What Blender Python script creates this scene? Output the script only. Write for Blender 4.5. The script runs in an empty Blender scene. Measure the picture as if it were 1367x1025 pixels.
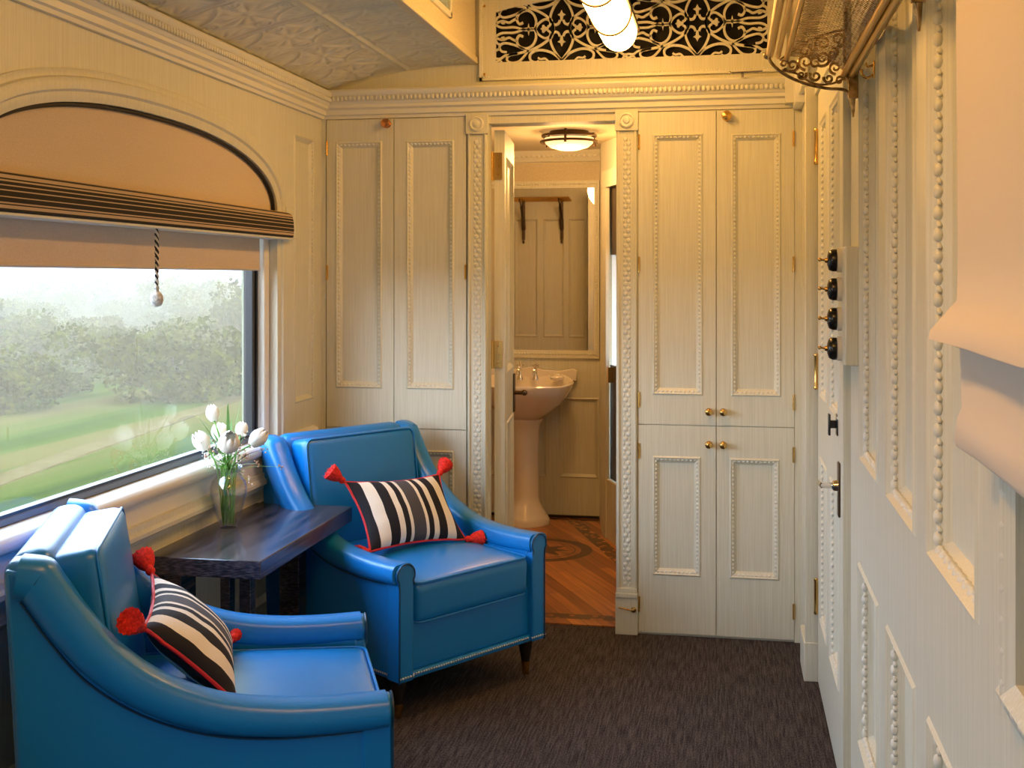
import bpy, bmesh, math, random
import numpy as np
from mathutils import Vector, Matrix, noise
random.seed(7)
S = bpy.context.scene
COL = S.collection
PI = math.pi

# ------------------------------------------------------------------ camera
D = 4.634            # back wall
XL, XR, XD = -1.66, .305, .297
cam = bpy.data.cameras.new('camera'); camo = bpy.data.objects.new('camera', cam); COL.objects.link(camo)
cam.sensor_fit = 'HORIZONTAL'; cam.sensor_width = 36; cam.lens = 36 * 1568 / 1367
cam.shift_y = -(512.5 - 370) / 1367; cam.clip_start = .05; cam.clip_end = 4000
camo.location = (0, 0, 1.4); camo.rotation_euler = (PI / 2, 0, math.radians(10.532))
S.camera = camo
# ------------------------------------------------------------------ view + world
S.view_settings.view_transform = 'Standard'; S.view_settings.look = 'None'
S.view_settings.gamma = 1; S.view_settings.exposure = 0.42; S.view_settings.use_curve_mapping = False
W = bpy.data.worlds.new('sky'); S.world = W; W.use_nodes = True
wn = W.node_tree.nodes; wl = W.node_tree.links
bgn = wn['Background']; bgn.inputs[1].default_value = 9.5
tc = wn.new('ShaderNodeTexCoord'); sx = wn.new('ShaderNodeSeparateXYZ'); cr = wn.new('ShaderNodeValToRGB')
wl.new(tc.outputs['Generated'], sx.inputs[0]); wl.new(sx.outputs[2], cr.inputs[0]); wl.new(cr.outputs[0], bgn.inputs[0])
cr.color_ramp.elements[0].position = 0.0; cr.color_ramp.elements[0].color = (.96, .94, .91, 1)
cr.color_ramp.elements[1].position = .65; cr.color_ramp.elements[1].color = (.50, .72, 1, 1)
e_ = cr.color_ramp.elements.new(.22); e_.color = (.90, .93, 1, 1)
def portal(name, loc, rot, sx_, sy_):
    l = bpy.data.lights.new(name, 'AREA'); l.shape = 'RECTANGLE'; l.size = sx_; l.size_y = sy_
    l.cycles.is_portal = True
    o = bpy.data.objects.new(name, l); COL.objects.link(o); o.location = loc; o.rotation_euler = rot
portal('daylight_portal', (-1.76, 3.22, 1.35), (0, -PI / 2, 0), 1.1, 1.8)
portal('daylight_portal', (-1.76, .75, 1.35), (0, -PI / 2, 0), 1.1, .9)
LAMP = 24.0

# ------------------------------------------------------------------ materials
def mat(name, col, rough=.5, metal=0, coat=0, spec=.5, **k):
    m = bpy.data.materials.new(name); m.use_nodes = True
    b = m.node_tree.nodes['Principled BSDF']
    b.inputs['Base Color'].default_value = (*col, 1); b.inputs['Roughness'].default_value = rough
    b.inputs['Metallic'].default_value = metal; b.inputs['Coat Weight'].default_value = coat
    b.inputs['Coat Roughness'].default_value = k.get('cr', .1)
    b.inputs['Specular IOR Level'].default_value = spec
    return m
def N(m, t): return m.node_tree.nodes.new(t)
def L(m, a, b): m.node_tree.links.new(a, b)
def P(m): return m.node_tree.nodes['Principled BSDF']
def coords(m, scale=(1, 1, 1), rot=(0, 0, 0)):
    t = N(m, 'ShaderNodeTexCoord'); mp = N(m, 'ShaderNodeMapping')
    mp.inputs['Scale'].default_value = scale; mp.inputs['Rotation'].default_value = rot
    L(m, t.outputs['Object'], mp.inputs[0]); return mp.outputs[0]
def noisy(m, c1, c2, scale, vec=(1, 1, 1), detail=4, lo=.35, hi=.65, bump=0, dist=.002, rough=.5):
    v = coords(m, vec); n = N(m, 'ShaderNodeTexNoise'); n.inputs['Scale'].default_value = scale
    n.inputs['Detail'].default_value = detail; n.inputs['Roughness'].default_value = rough; L(m, v, n.inputs['Vector'])
    r = N(m, 'ShaderNodeValToRGB'); r.color_ramp.elements[0].position = lo; r.color_ramp.elements[1].position = hi
    r.color_ramp.elements[0].color = (*c1, 1); r.color_ramp.elements[1].color = (*c2, 1)
    L(m, n.outputs['Fac'], r.inputs[0]); L(m, r.outputs[0], P(m).inputs['Base Color'])
    if bump:
        b = N(m, 'ShaderNodeBump'); b.inputs['Strength'].default_value = bump; b.inputs['Distance'].default_value = dist
        L(m, n.outputs['Fac'], b.inputs['Height']); L(m, b.outputs[0], P(m).inputs['Normal'])
    return m
PAINT = noisy(mat('cream_combed_paint', (.7, .7, .6), .42), (.62, .62, .51), (.70, .70, .60), 1, (260, 260, 5), bump=.12, dist=.0006)
PAINTP = noisy(mat('cream_panel_paint', (.7, .7, .6), .45), (.56, .56, .46), (.67, .67, .57), 1, (300, 300, 4), bump=.2, dist=.0008)
BEADM = mat('cream_moulding_paint', (.72, .72, .64), .35)
WALLP = noisy(mat('upper_wall_linen', (.7, .6, .4), .6), (.60, .53, .37), (.66, .59, .43), 90, (1, 1, 1), bump=.05)
TIN = mat('pressed_tin_paint', (.68, .66, .52), .40)
BRASS = mat('polished_brass', (.72, .45, .14), .2, 1)
BRASSD = noisy(mat('antique_brass', (.3, .2, .08), .35, 1), (.30, .20, .09), (.72, .52, .28), 60)
BRONZE = mat('dark_bronze', (.09, .055, .03), .35, .8)
COPPER = mat('copper_knob', (.6, .25, .1), .2, 1)
CHROME = mat('chrome', (.75, .72, .68), .1, 1)
BLACK = mat('black_bakelite', (.01, .01, .01), .25)
DARK = mat('recess_shade_black', (.006, .005, .005), .8)
PORC = mat('white_porcelain', (.78, .73, .67), .12, 0, .5)
CREAMC = mat('cream_china', (.75, .70, .58), .2)
SILLM = mat('sill_paint', (.78, .77, .70), .3)
SEAL = mat('grey_window_seal', (.10, .12, .15), .4)
SEALB = mat('black_rubber', (.012, .014, .02), .4)
LEATH = mat('blue_leather', (.002, .205, .62), .38, 0, .35, .5, cr=.22)
def leather(m):
    v = coords(m); n = N(m, 'ShaderNodeTexNoise'); n.inputs['Scale'].default_value = 260; L(m, v, n.inputs['Vector'])
    n2 = N(m, 'ShaderNodeTexNoise'); n2.inputs['Scale'].default_value = 9; L(m, v, n2.inputs['Vector'])
    a = N(m, 'ShaderNodeMath'); a.operation = 'MULTIPLY_ADD'; a.inputs[1].default_value = 8; L(m, n2.outputs[0], a.inputs[0]); L(m, n.outputs[0], a.inputs[2])
    b = N(m, 'ShaderNodeBump'); b.inputs['Strength'].default_value = .25; b.inputs['Distance'].default_value = .001
    L(m, a.outputs[0], b.inputs['Height']); L(m, b.outputs[0], P(m).inputs['Normal']); return m
leather(LEATH)
PIPE = mat('blue_leather_piping', (.004, .05, .13), .4)
NAIL = mat('silver_nailheads', (.75, .75, .75), .3, .8)
LEGM = mat('dark_wood_leg', (.012, .009, .008), .35)
OAK = mat('dark_stained_oak', (.03, .025, .03), .22, 0, .3, cr=.2)
noisy(OAK, (.012, .010, .016), (.105, .088, .108), 2, (24, 1.5, 150), detail=7, lo=.38, hi=.72, bump=.10, dist=.001)
TASS = noisy(mat('red_tassel_wool', (.8, .02, .01), .8), (.55, .008, .004), (.9, .03, .015), 150)
RPIPE = mat('red_cord', (.68, .02, .03), .6)
FAB = noisy(mat('blind_linen', (.6, .5, .4), .85), (.60, .49, .37), (.68, .57, .45), 260, (1, 1, 1), bump=.2, dist=.0006)
FABD = noisy(mat('blind_linen_lower', (.6, .5, .4), .85), (.58, .48, .38), (.64, .54, .44), 260, (1, 1, 1), bump=.2, dist=.0006)
PIPB = mat('black_cord', (.012, .010, .009), .7)
GREEN = noisy(mat('tulip_stem', (.1, .3, .05), .5), (.12, .34, .05), (.28, .55, .14), 30)
LEAFG = mat('tulip_leaf', (.10, .24, .05), .5)
PETAL = mat('tulip_petal', (.85, .84, .76), .55); P(PETAL).inputs['Subsurface Weight'].default_value = .0
FILLW = mat('white_filler_blossom', (.8, .76, .66), .7); FILLP = mat('pink_filler_blossom', (.55, .33, .25), .7)
HALL = mat('alabaster_glass', (.8, .68, .5), .3)
P(HALL).inputs['Emission Color'].default_value = (1, .58, .24, 1); P(HALL).inputs['Emission Strength'].default_value = 1.2
LG = mat('lit_lamp_glass', (.9, .85, .7), .3)
P(LG).inputs['Emission Color'].default_value = (1, .50, .12, 1); P(LG).inputs['Emission Strength'].default_value = LAMP

# striped pillow (local x runs across the stripes, -1..1 over half width .21)
STRIPE = mat('striped_cotton', (.8, .8, .8), .85)
v = coords(STRIPE); s_ = N(STRIPE, 'ShaderNodeSeparateXYZ'); L(STRIPE, v, s_.inputs[0])
mr = N(STRIPE, 'ShaderNodeMapRange'); mr.inputs[1].default_value = -.21; mr.inputs[2].default_value = .21; L(STRIPE, s_.outputs[0], mr.inputs[0])
rp = N(STRIPE, 'ShaderNodeValToRGB'); rp.color_ramp.interpolation = 'CONSTANT'; L(STRIPE, mr.outputs[0], rp.inputs[0])
Bk, Wh, Gy = (.008, .008, .014, 1), (.86, .81, .72, 1), (.07, .07, .085, 1)
half = [(0, Bk), (.10, Wh), (.20, Bk), (.295, Wh), (.35, Bk), (.405, Wh), (.435, Gy)]
seq = half + [(1 - p, half[i][1]) for i, (p, c) in reversed(list(enumerate(half))) if 0] 
seq = [(0, Bk), (.10, Wh), (.20, Bk), (.295, Wh), (.35, Bk), (.405, Wh), (.435, Gy), (.565, Wh), (.595, Bk), (.65, Wh), (.705, Bk), (.80, Wh), (.90, Bk)]
el = rp.color_ramp.elements
el[0].position = 0; el[0].color = Bk; el[1].position = seq[1][0]; el[1].color = seq[1][1]
for p, c in seq[2:]:
    e = el.new(p); e.color = c
nz = N(STRIPE, 'ShaderNodeTexNoise'); nz.inputs['Scale'].default_value = 420; L(STRIPE, v, nz.inputs['Vector'])
mm = N(STRIPE, 'ShaderNodeMixRGB'); mm.blend_type = 'OVERLAY'; mm.inputs[0].default_value = .45; L(STRIPE, rp.outputs[0], mm.inputs[1]); L(STRIPE, nz.outputs[0], mm.inputs[2])
L(STRIPE, mm.outputs[0], P(STRIPE).inputs['Base Color'])

# blind band stripes (vertical coordinate z in world)
BAND = mat('striped_blind_band', (.1, .1, .1), .85)
v = coords(BAND); s_ = N(BAND, 'ShaderNodeSeparateXYZ'); L(BAND, v, s_.inputs[0])
mr = N(BAND, 'ShaderNodeMapRange'); mr.inputs[1].default_value = 0; mr.inputs[2].default_value = .094; L(BAND, s_.outputs[2], mr.inputs[0])
rp = N(BAND, 'ShaderNodeValToRGB'); rp.color_ramp.interpolation = 'CONSTANT'; L(BAND, mr.outputs[0], rp.inputs[0])
Kb, Tn = (.018, .014, .010, 1), (.50, .38, .25, 1)
bs = [(0, Kb), (.075, Tn), (.16, Kb), (.19, Tn), (.23, Kb), (.34, Tn), (.37, Kb), (.50, Tn), (.53, Kb), (.62, Tn), (.65, Kb), (.73, Tn), (.77, Kb), (.81, Tn), (.90, Kb), (.965, Tn)]
el = rp.color_ramp.elements; el[0].position = 0; el[0].color = Kb; el[1].position = bs[1][0]; el[1].color = Tn
for p, c in bs[2:]:
    e = el.new(p); e.color = c
L(BAND, rp.outputs[0], P(BAND).inputs['Base Color'])
CORDM = mat('black_white_braid', (.5, .5, .5), .8)
v = coords(CORDM, (1, 1, 1)); wv = N(CORDM, 'ShaderNodeTexWave'); wv.bands_direction = 'DIAGONAL'; wv.inputs['Scale'].default_value = 32; L(CORDM, v, wv.inputs['Vector'])
r_ = N(CORDM, 'ShaderNodeValToRGB'); r_.color_ramp.interpolation = 'CONSTANT'; r_.color_ramp.elements[0].color = (.01, .01, .02, 1); r_.color_ramp.elements[1].color = (.7, .66, .58, 1); r_.color_ramp.elements[1].position = .5
L(CORDM, wv.outputs[0], r_.inputs[0]); L(CORDM, r_.outputs[0], P(CORDM).inputs['Base Color'])

# carpet
CARP = mat('ribbed_charcoal_carpet', (.03, .026, .026), .95, spec=.1)
v = coords(CARP, (170, 9, 1)); n1 = N(CARP, 'ShaderNodeTexNoise'); n1.inputs['Scale'].default_value = 1; n1.inputs['Detail'].default_value = 4; L(CARP, v, n1.inputs['Vector'])
v2 = coords(CARP, (260, 120, 1)); n2 = N(CARP, 'ShaderNodeTexNoise'); n2.inputs['Scale'].default_value = 1; L(CARP, v2, n2.inputs['Vector'])
ad = N(CARP, 'ShaderNodeMath'); ad.operation = 'ADD'; L(CARP, n1.outputs[0], ad.inputs[0]); L(CARP, n2.outputs[0], ad.inputs[1])
r_ = N(CARP, 'ShaderNodeValToRGB'); r_.color_ramp.elements[0].position = .8; r_.color_ramp.elements[1].position = 1.25
r_.color_ramp.elements[0].position = .40; r_.color_ramp.elements[1].position = .62
hf = N(CARP, 'ShaderNodeMath'); hf.operation = 'MULTIPLY'; hf.inputs[1].default_value = .5; L(CARP, ad.outputs[0], hf.inputs[0]); L(CARP, hf.outputs[0], r_.inputs[0])
r_.color_ramp.elements[0].color = (.022, .019, .020, 1); r_.color_ramp.elements[1].color = (.105, .088, .088, 1)
L(CARP, r_.outputs[0], P(CARP).inputs['Base Color'])
b_ = N(CARP, 'ShaderNodeBump'); b_.inputs['Distance'].default_value = .004; b_.inputs['Strength'].default_value = .6; L(CARP, hf.outputs[0], b_.inputs['Height']); L(CARP, b_.outputs[0], P(CARP).inputs['Normal'])

# bathroom timber floor: diagonal boards, medallion ring, border bands
TIM = mat('inlaid_timber_floor', (.3, .12, .04), .3, 0, .3)
v = coords(TIM, (1, 1, 1), (0, 0, math.radians(62)))
s_ = N(TIM, 'ShaderNodeSeparateXYZ'); L(TIM, v, s_.inputs[0])
def M1(m, op, a, b=None, c=None):
    n = N(m, 'ShaderNodeMath'); n.operation = op
    for i, x in enumerate((a, b, c)):
        if x is None: continue
        if isinstance(x, (int, float)): n.inputs[i].default_value = x
        else: L(m, x, n.inputs[i])
    return n.outputs[0]
br = N(TIM, 'ShaderNodeTexBrick'); br.inputs['Scale'].default_value = 1; br.inputs['Brick Width'].default_value = .7; br.inputs['Row Height'].default_value = .055
br.inputs['Mortar Size'].default_value = .0012; br.inputs['Color1'].default_value = (.52, .19, .045, 1); br.inputs['Color2'].default_value = (.26, .075, .018, 1); br.inputs['Mortar'].default_value = (.05, .015, .006, 1)
L(TIM, v, br.inputs['Vector'])
ng = N(TIM, 'ShaderNodeTexNoise'); ng.inputs['Scale'].default_value = 2.2; ng.inputs['Detail'].default_value = 5
vv = N(TIM, 'ShaderNodeMapping'); vv.inputs['Scale'].default_value = (1.2, 22, 1); L(TIM, v, vv.inputs[0]); L(TIM, vv.outputs[0], ng.inputs['Vector'])
mx = N(TIM, 'ShaderNodeMixRGB'); mx.blend_type = 'OVERLAY'; mx.inputs[0].default_value = .75; L(TIM, br.outputs[0], mx.inputs[1]); L(TIM, ng.outputs[0], mx.inputs[2])
w_ = coords(TIM); sw = N(TIM, 'ShaderNodeSeparateXYZ'); L(TIM, w_, sw.inputs[0])
dx = M1(TIM, 'SUBTRACT', sw.outputs[0], -.95); dy = M1(TIM, 'SUBTRACT', sw.outputs[1], 5.95)
rr = M1(TIM, 'SQRT', M1(TIM, 'ADD', M1(TIM, 'MULTIPLY', dx, dx), M1(TIM, 'MULTIPLY', dy, dy)))
an = M1(TIM, 'ARCTAN2', dy, dx)
star = M1(TIM, 'LESS_THAN', rr, M1(TIM, 'MULTIPLY_ADD', M1(TIM, 'ABSOLUTE', M1(TIM, 'SINE', M1(TIM, 'MULTIPLY', an, 4))), -.07, .15))
ring = M1(TIM, 'LESS_THAN', M1(TIM, 'ABSOLUTE', M1(TIM, 'SUBTRACT', rr, .23)), .028)
ring2 = M1(TIM, 'LESS_THAN', M1(TIM, 'ABSOLUTE', M1(TIM, 'SUBTRACT', rr, .17)), .004)
bx_ = M1(TIM, 'LESS_THAN', M1(TIM, 'ABSOLUTE', M1(TIM, 'SUBTRACT', sw.outputs[1], 4.80)), .035)
bx2 = M1(TIM, 'LESS_THAN', M1(TIM, 'ABSOLUTE', M1(TIM, 'ADD', M1(TIM, 'MULTIPLY', sw.outputs[0], .932), M1(TIM, 'MULTIPLY_ADD', sw.outputs[1], .362, -1.60))), .04)
bx3 = M1(TIM, 'LESS_THAN', M1(TIM, 'ABSOLUTE', M1(TIM, 'SUBTRACT', sw.outputs[1], 6.72)), .03)
vo = N(TIM, 'ShaderNodeTexVoronoi'); vo.inputs['Scale'].default_value = 26; L(TIM, w_, vo.inputs['Vector'])
leaf = M1(TIM, 'GREATER_THAN', vo.outputs['Distance'], .38)
bord = M1(TIM, 'MULTIPLY', M1(TIM, 'MAXIMUM', M1(TIM, 'MAXIMUM', bx_, bx2), bx3), leaf)
msk = M1(TIM, 'MAXIMUM', M1(TIM, 'MAXIMUM', star, ring), M1(TIM, 'MAXIMUM', ring2, bord))
mk = N(TIM, 'ShaderNodeMixRGB'); mk.inputs[2].default_value = (.045, .013, .006, 1); L(TIM, M1(TIM, 'MULTIPLY', msk, .9), mk.inputs[0]); L(TIM, mx.outputs[0], mk.inputs[1])
L(TIM, mk.outputs[0], P(TIM).inputs['Base Color'])

def thin_glass(name, tint=(1, 1, 1), ior=1.45, rough=0.0, base=.035):
    m = bpy.data.materials.new(name); m.use_nodes = True; nt = m.node_tree; nt.nodes.clear()
    o = nt.nodes.new('ShaderNodeOutputMaterial'); t = nt.nodes.new('ShaderNodeBsdfTransparent'); g = nt.nodes.new('ShaderNodeBsdfGlossy')
    t.inputs[0].default_value = (*tint, 1); g.inputs['Roughness'].default_value = rough
    lw = nt.nodes.new('ShaderNodeLayerWeight'); pw_ = nt.nodes.new('ShaderNodeMath'); pw_.operation = 'POWER'; pw_.inputs[1].default_value = 5; nt.links.new(lw.outputs['Facing'], pw_.inputs[0])
    f = nt.nodes.new('ShaderNodeMath'); f.operation = 'MULTIPLY_ADD'; f.inputs[1].default_value = .9; f.inputs[2].default_value = base; nt.links.new(pw_.outputs[0], f.inputs[0]); mi = nt.nodes.new('ShaderNodeMixShader')
    nt.links.new(f.outputs[0], mi.inputs[0]); nt.links.new(t.outputs[0], mi.inputs[1]); nt.links.new(g.outputs[0], mi.inputs[2]); nt.links.new(mi.outputs[0], o.inputs[0])
    return m
GLASS = thin_glass('window_glass', (.97, .98, .97))
VGLASS = thin_glass('vase_glass', (.93, .96, .97), 1.5, base=.15)
def translucent(name, col, amt):
    m = bpy.data.materials.new(name); m.use_nodes = True; nt = m.node_tree; nt.nodes.clear()
    o = nt.nodes.new('ShaderNodeOutputMaterial'); a = nt.nodes.new('ShaderNodeBsdfDiffuse'); b = nt.nodes.new('ShaderNodeBsdfTranslucent')
    a.inputs[0].default_value = (*col, 1); b.inputs[0].default_value = (*col, 1); mi = nt.nodes.new('ShaderNodeMixShader'); mi.inputs[0].default_value = amt
    nt.links.new(a.outputs[0], mi.inputs[1]); nt.links.new(b.outputs[0], mi.inputs[2]); nt.links.new(mi.outputs[0], o.inputs[0]); return m
RBLIND = translucent('cream_blind_cloth', (.76, .68, .59), .12)
FROST = translucent('frosted_glass', (.85, .88, .9), .7)
BLUEG = mat('clerestory_glass', (.28, .36, .42), .25)
MIRR = mat('mirror_glass', (.85, .85, .85), .02, 1)

# ------------------------------------------------------------------ mesh helpers
class MB:
    def __init__(s): s.v = []; s.f = []
    def add(s, vs, fs):
        b = len(s.v); s.v += [tuple(p) for p in vs]; s.f += [tuple(i + b for i in f) for f in fs]
    def quad(s, a, b, c, d): s.add([a, b, c, d], [(0, 1, 2, 3)])
    def box(s, x0, x1, y0, y1, z0, z1, M=None):
        vs = [(x, y, z) for x in (x0, x1) for y in (y0, y1) for z in (z0, z1)]
        if M: vs = [M(*p) for p in vs]
        s.add(vs, [(0, 1, 3, 2), (4, 6, 7, 5), (0, 4, 5, 1), (2, 3, 7, 6), (0, 2, 6, 4), (1, 5, 7, 3)])
    def prism(s, pts, M, n0, n1):
        k = len(pts); vs = [M(u, v, n0) for u, v in pts] + [M(u, v, n1) for u, v in pts]
        s.add(vs, [tuple(range(k)), tuple(range(2 * k - 1, k - 1, -1))] + [(i, (i + 1) % k, (i + 1) % k + k, i + k) for i in range(k)])
    def ell(s, c, r, a=6, b=3, ax=None):
        vs = []; fs = []
        for j in range(1, b + 1):
            t = PI * j / (b + 1)
            for i in range(a):
                p = 2 * PI * i / a; vs.append((c[0] + r[0] * math.sin(t) * math.cos(p), c[1] + r[1] * math.sin(t) * math.sin(p), c[2] + r[2] * math.cos(t)))
        for j in range(b - 1):
            for i in range(a): fs.append((j * a + i, (j + 1) * a + i, (j + 1) * a + (i + 1) % a, j * a + (i + 1) % a))
        k = len(vs); vs += [(c[0], c[1], c[2] + r[2]), (c[0], c[1], c[2] - r[2])]
        for i in range(a): fs.append((k, i, (i + 1) % a)); fs.append((k + 1, (b - 1) * a + (i + 1) % a, (b - 1) * a + i))
        s.add(vs, fs)
    def lathe(s, prof, c=(0, 0, 0), n=20, axis='z', wob=None):
        vs = []; fs = []
        for (r, h) in prof:
            for i in range(n):
                p = 2 * PI * i / n; q = r * (wob(p, h) if wob else 1); a, b = q * math.cos(p), q * math.sin(p)
                t = {'z': (a, b, h), 'x': (h, a, b), 'y': (a, h, b)}[axis]
                vs.append((c[0] + t[0], c[1] + t[1], c[2] + t[2]))
        for j in range(len(prof) - 1):
            for i in range(n): fs.append((j * n + i, j * n + (i + 1) % n, (j + 1) * n + (i + 1) % n, (j + 1) * n + i))
        fs.append(tuple(range(n - 1, -1, -1))); m = (len(prof) - 1) * n; fs.append(tuple(range(m, m + n)))
        s.add(vs, fs)
    def tube(s, pts, r, n=6, closed=False, cap=True):
        pts = [Vector(p) for p in pts]; k = len(pts); vs = []; fs = []
        rr = r if isinstance(r, (list, tuple)) else [r] * k
        up = None
        for i, p in enumerate(pts):
            if closed: t = pts[(i + 1) % k] - pts[i - 1]
            else: t = pts[min(i + 1, k - 1)] - pts[max(i - 1, 0)]
            if t.length < 1e-9: t = Vector((0, 0, 1))
            t.normalize()
            if up is None: up = Vector((0, 0, 1)) if abs(t.z) < .9 else Vector((1, 0, 0))
            a = t.cross(up)
            if a.length < 1e-5: a = t.cross(Vector((0, 1, 0)))
            a.normalize(); b = t.cross(a).normalized(); up = -b
            up = a.cross(t)
            for j in range(n):
                q = 2 * PI * j / n; vs.append(tuple(p + a * math.cos(q) * rr[i] + b * math.sin(q) * rr[i]))
        m = k if closed else k - 1
        for i in range(m):
            for j in range(n):
                i2 = (i + 1) % k; fs.append((i * n + j, i * n + (j + 1) % n, i2 * n + (j + 1) % n, i2 * n + j))
        if not closed and cap: fs.append(tuple(range(n - 1, -1, -1))); fs.append(tuple(range((k - 1) * n, k * n)))
        s.add(vs, fs)
    def xf(s, M):
        s.v = [tuple(M @ Vector(p)) for p in s.v]; return s
    def build(s, name, m, parent=None, smooth=None, loc=None, kind=None, bevel=None, label=None, recalc=True):
        """vertices are in world space (or in the parent's space when loc is None and the parent is a thing built at the origin)"""
        org = None
        if parent is not None and parent.get('_w'): org = parent['_w']
        if loc is not None and parent is None: org = loc
        vs = s.v if org is None else [(p[0] - org[0], p[1] - org[1], p[2] - org[2]) for p in s.v]
        me = bpy.data.meshes.new(name); me.from_pydata(vs, [], s.f)
        if recalc:
            bm = bmesh.new(); bm.from_mesh(me); bmesh.ops.recalc_face_normals(bm, faces=bm.faces); bm.to_mesh(me); bm.free()
        me.materials.append(m)
        if smooth is not None:
            me.shade_smooth()
            if smooth < 180: me.set_sharp_from_angle(angle=math.radians(smooth))
        o = bpy.data.objects.new(name, me); COL.objects.link(o)
        if parent is not None: o.parent = parent
        if loc is not None and parent is None: o.location = loc
        if kind: o['kind'] = kind
        if label: o['label'] = label
        if bevel:
            b = o.modifiers.new('bevel', 'BEVEL'); b.width = bevel; b.segments = 3; b.limit_method = 'ANGLE'; b.angle_limit = math.radians(40)
            if smooth is None: me.shade_smooth(); me.set_sharp_from_angle(angle=math.radians(50))
        return o
    def struct(s, name, m, parent=None, **k):
        return s.build(name, m, parent, kind='structure' if parent is None else None, **k)
def tag(o, label, cat, group=None):
    o['label'] = label; o['category'] = cat
    if group: o['group'] = group
    return o
def thing(name, label, cat, loc=(0, 0, 0), rz=0, group=None, world=True):
    o = bpy.data.objects.new(name, None); COL.objects.link(o); o.location = loc; o.rotation_euler = (0, 0, rz)
    o.empty_display_size = .1
    if world: o['_w'] = tuple(loc)
    return tag(o, label, cat, group)
def sthing(name, loc):
    o = bpy.data.objects.new(name, None); COL.objects.link(o); o.location = loc; o['kind'] = 'structure'; o['_w'] = tuple(loc); o.empty_display_size = .1
    return o
def sub(parent, o):   # make o's child space follow a part: returns helper that parents by part
    o['_w'] = parent.get('_w') if parent.get('_w') else None
    return o
def copy_tree(o, parent=None):
    c = o.copy(); COL.objects.link(c); c.parent = parent
    for ch in list(o.children): copy_tree(ch, c)
    return c
def smooth_pts(P_, sub_=6, closed=False):
    P_ = [Vector(p) for p in P_]; n = len(P_); out = []
    rng = n if closed else n - 1
    for i in range(rng):
        g = lambda j: P_[j % n] if closed else P_[max(0, min(n - 1, j))]
        a, b, c, d = g(i - 1), g(i), g(i + 1), g(i + 2)
        for k in range(sub_):
            t = k / sub_
            out.append(.5 * ((2 * b) + (-a + c) * t + (2 * a - 5 * b + 4 * c - d) * t * t + (-a + 3 * b - 3 * c + d) * t ** 3))
    if not closed: out.append(P_[-1])
    return out
def rbox(hx, hy, hz, r, crown=0, k=10, squash=None):
    """rounded, crowned block centred on the origin"""
    m = MB()
    def ts(h):
        a = [-h + r * (1 - math.cos(PI / 2 * i / 4)) for i in range(5)]
        mid = [-(h - r) + (2 * (h - r)) * i / k for i in range(1, k)]
        return a + mid + [-x for x in reversed(a)]
    X, Y, Z = ts(hx), ts(hy), ts(hz); nx, ny, nz_ = len(X), len(Y), len(Z); idx = {}
    def vid(i, j, l):
        if (i, j, l) not in idx:
            p = Vector((X[i], Y[j], Z[l])); q = Vector((max(-hx + r, min(hx - r, p.x)), max(-hy + r, min(hy - r, p.y)), max(-hz + r, min(hz - r, p.z))))
            d = p - q
            if d.length > 1e-9: p = q + d.normalized() * r
            u, w = p.x / hx, p.y / hy
            p.z += (1 if p.z > 0 else -1) * crown * max(0, 1 - u * u) * max(0, 1 - w * w) * min(1, abs(p.z) / hz)
            u2 = p.z / hz
            idx[(i, j, l)] = len(m.v); m.v.append(tuple(p))
        return idx[(i, j, l)]
    for i in range(nx - 1):
        for j in range(ny - 1):
            for l in (0, nz_ - 1): m.f.append((vid(i, j, l), vid(i + 1, j, l), vid(i + 1, j + 1, l), vid(i, j + 1, l)))
    for i in range(nx - 1):
        for l in range(nz_ - 1):
            for j in (0, ny - 1): m.f.append((vid(i, j, l), vid(i + 1, j, l), vid(i + 1, j, l + 1), vid(i, j, l + 1)))
    for j in range(ny - 1):
        for l in range(nz_ - 1):
            for i in (0, nx - 1): m.f.append((vid(i, j, l), vid(i, j + 1, l), vid(i, j + 1, l + 1), vid(i, j, l + 1)))
    return m
def rrect(hx, hy, r, z, n=5):
    out = []
    for cx, cy, a0 in ((hx - r, hy - r, 0), (-hx + r, hy - r, 90), (-hx + r, -hy + r, 180), (hx - r, -hy + r, 270)):
        for i in range(n): a = math.radians(a0 + 90 * i / (n - 1)); out.append((cx + r * math.cos(a), cy + r * math.sin(a), z))
    return out
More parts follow.
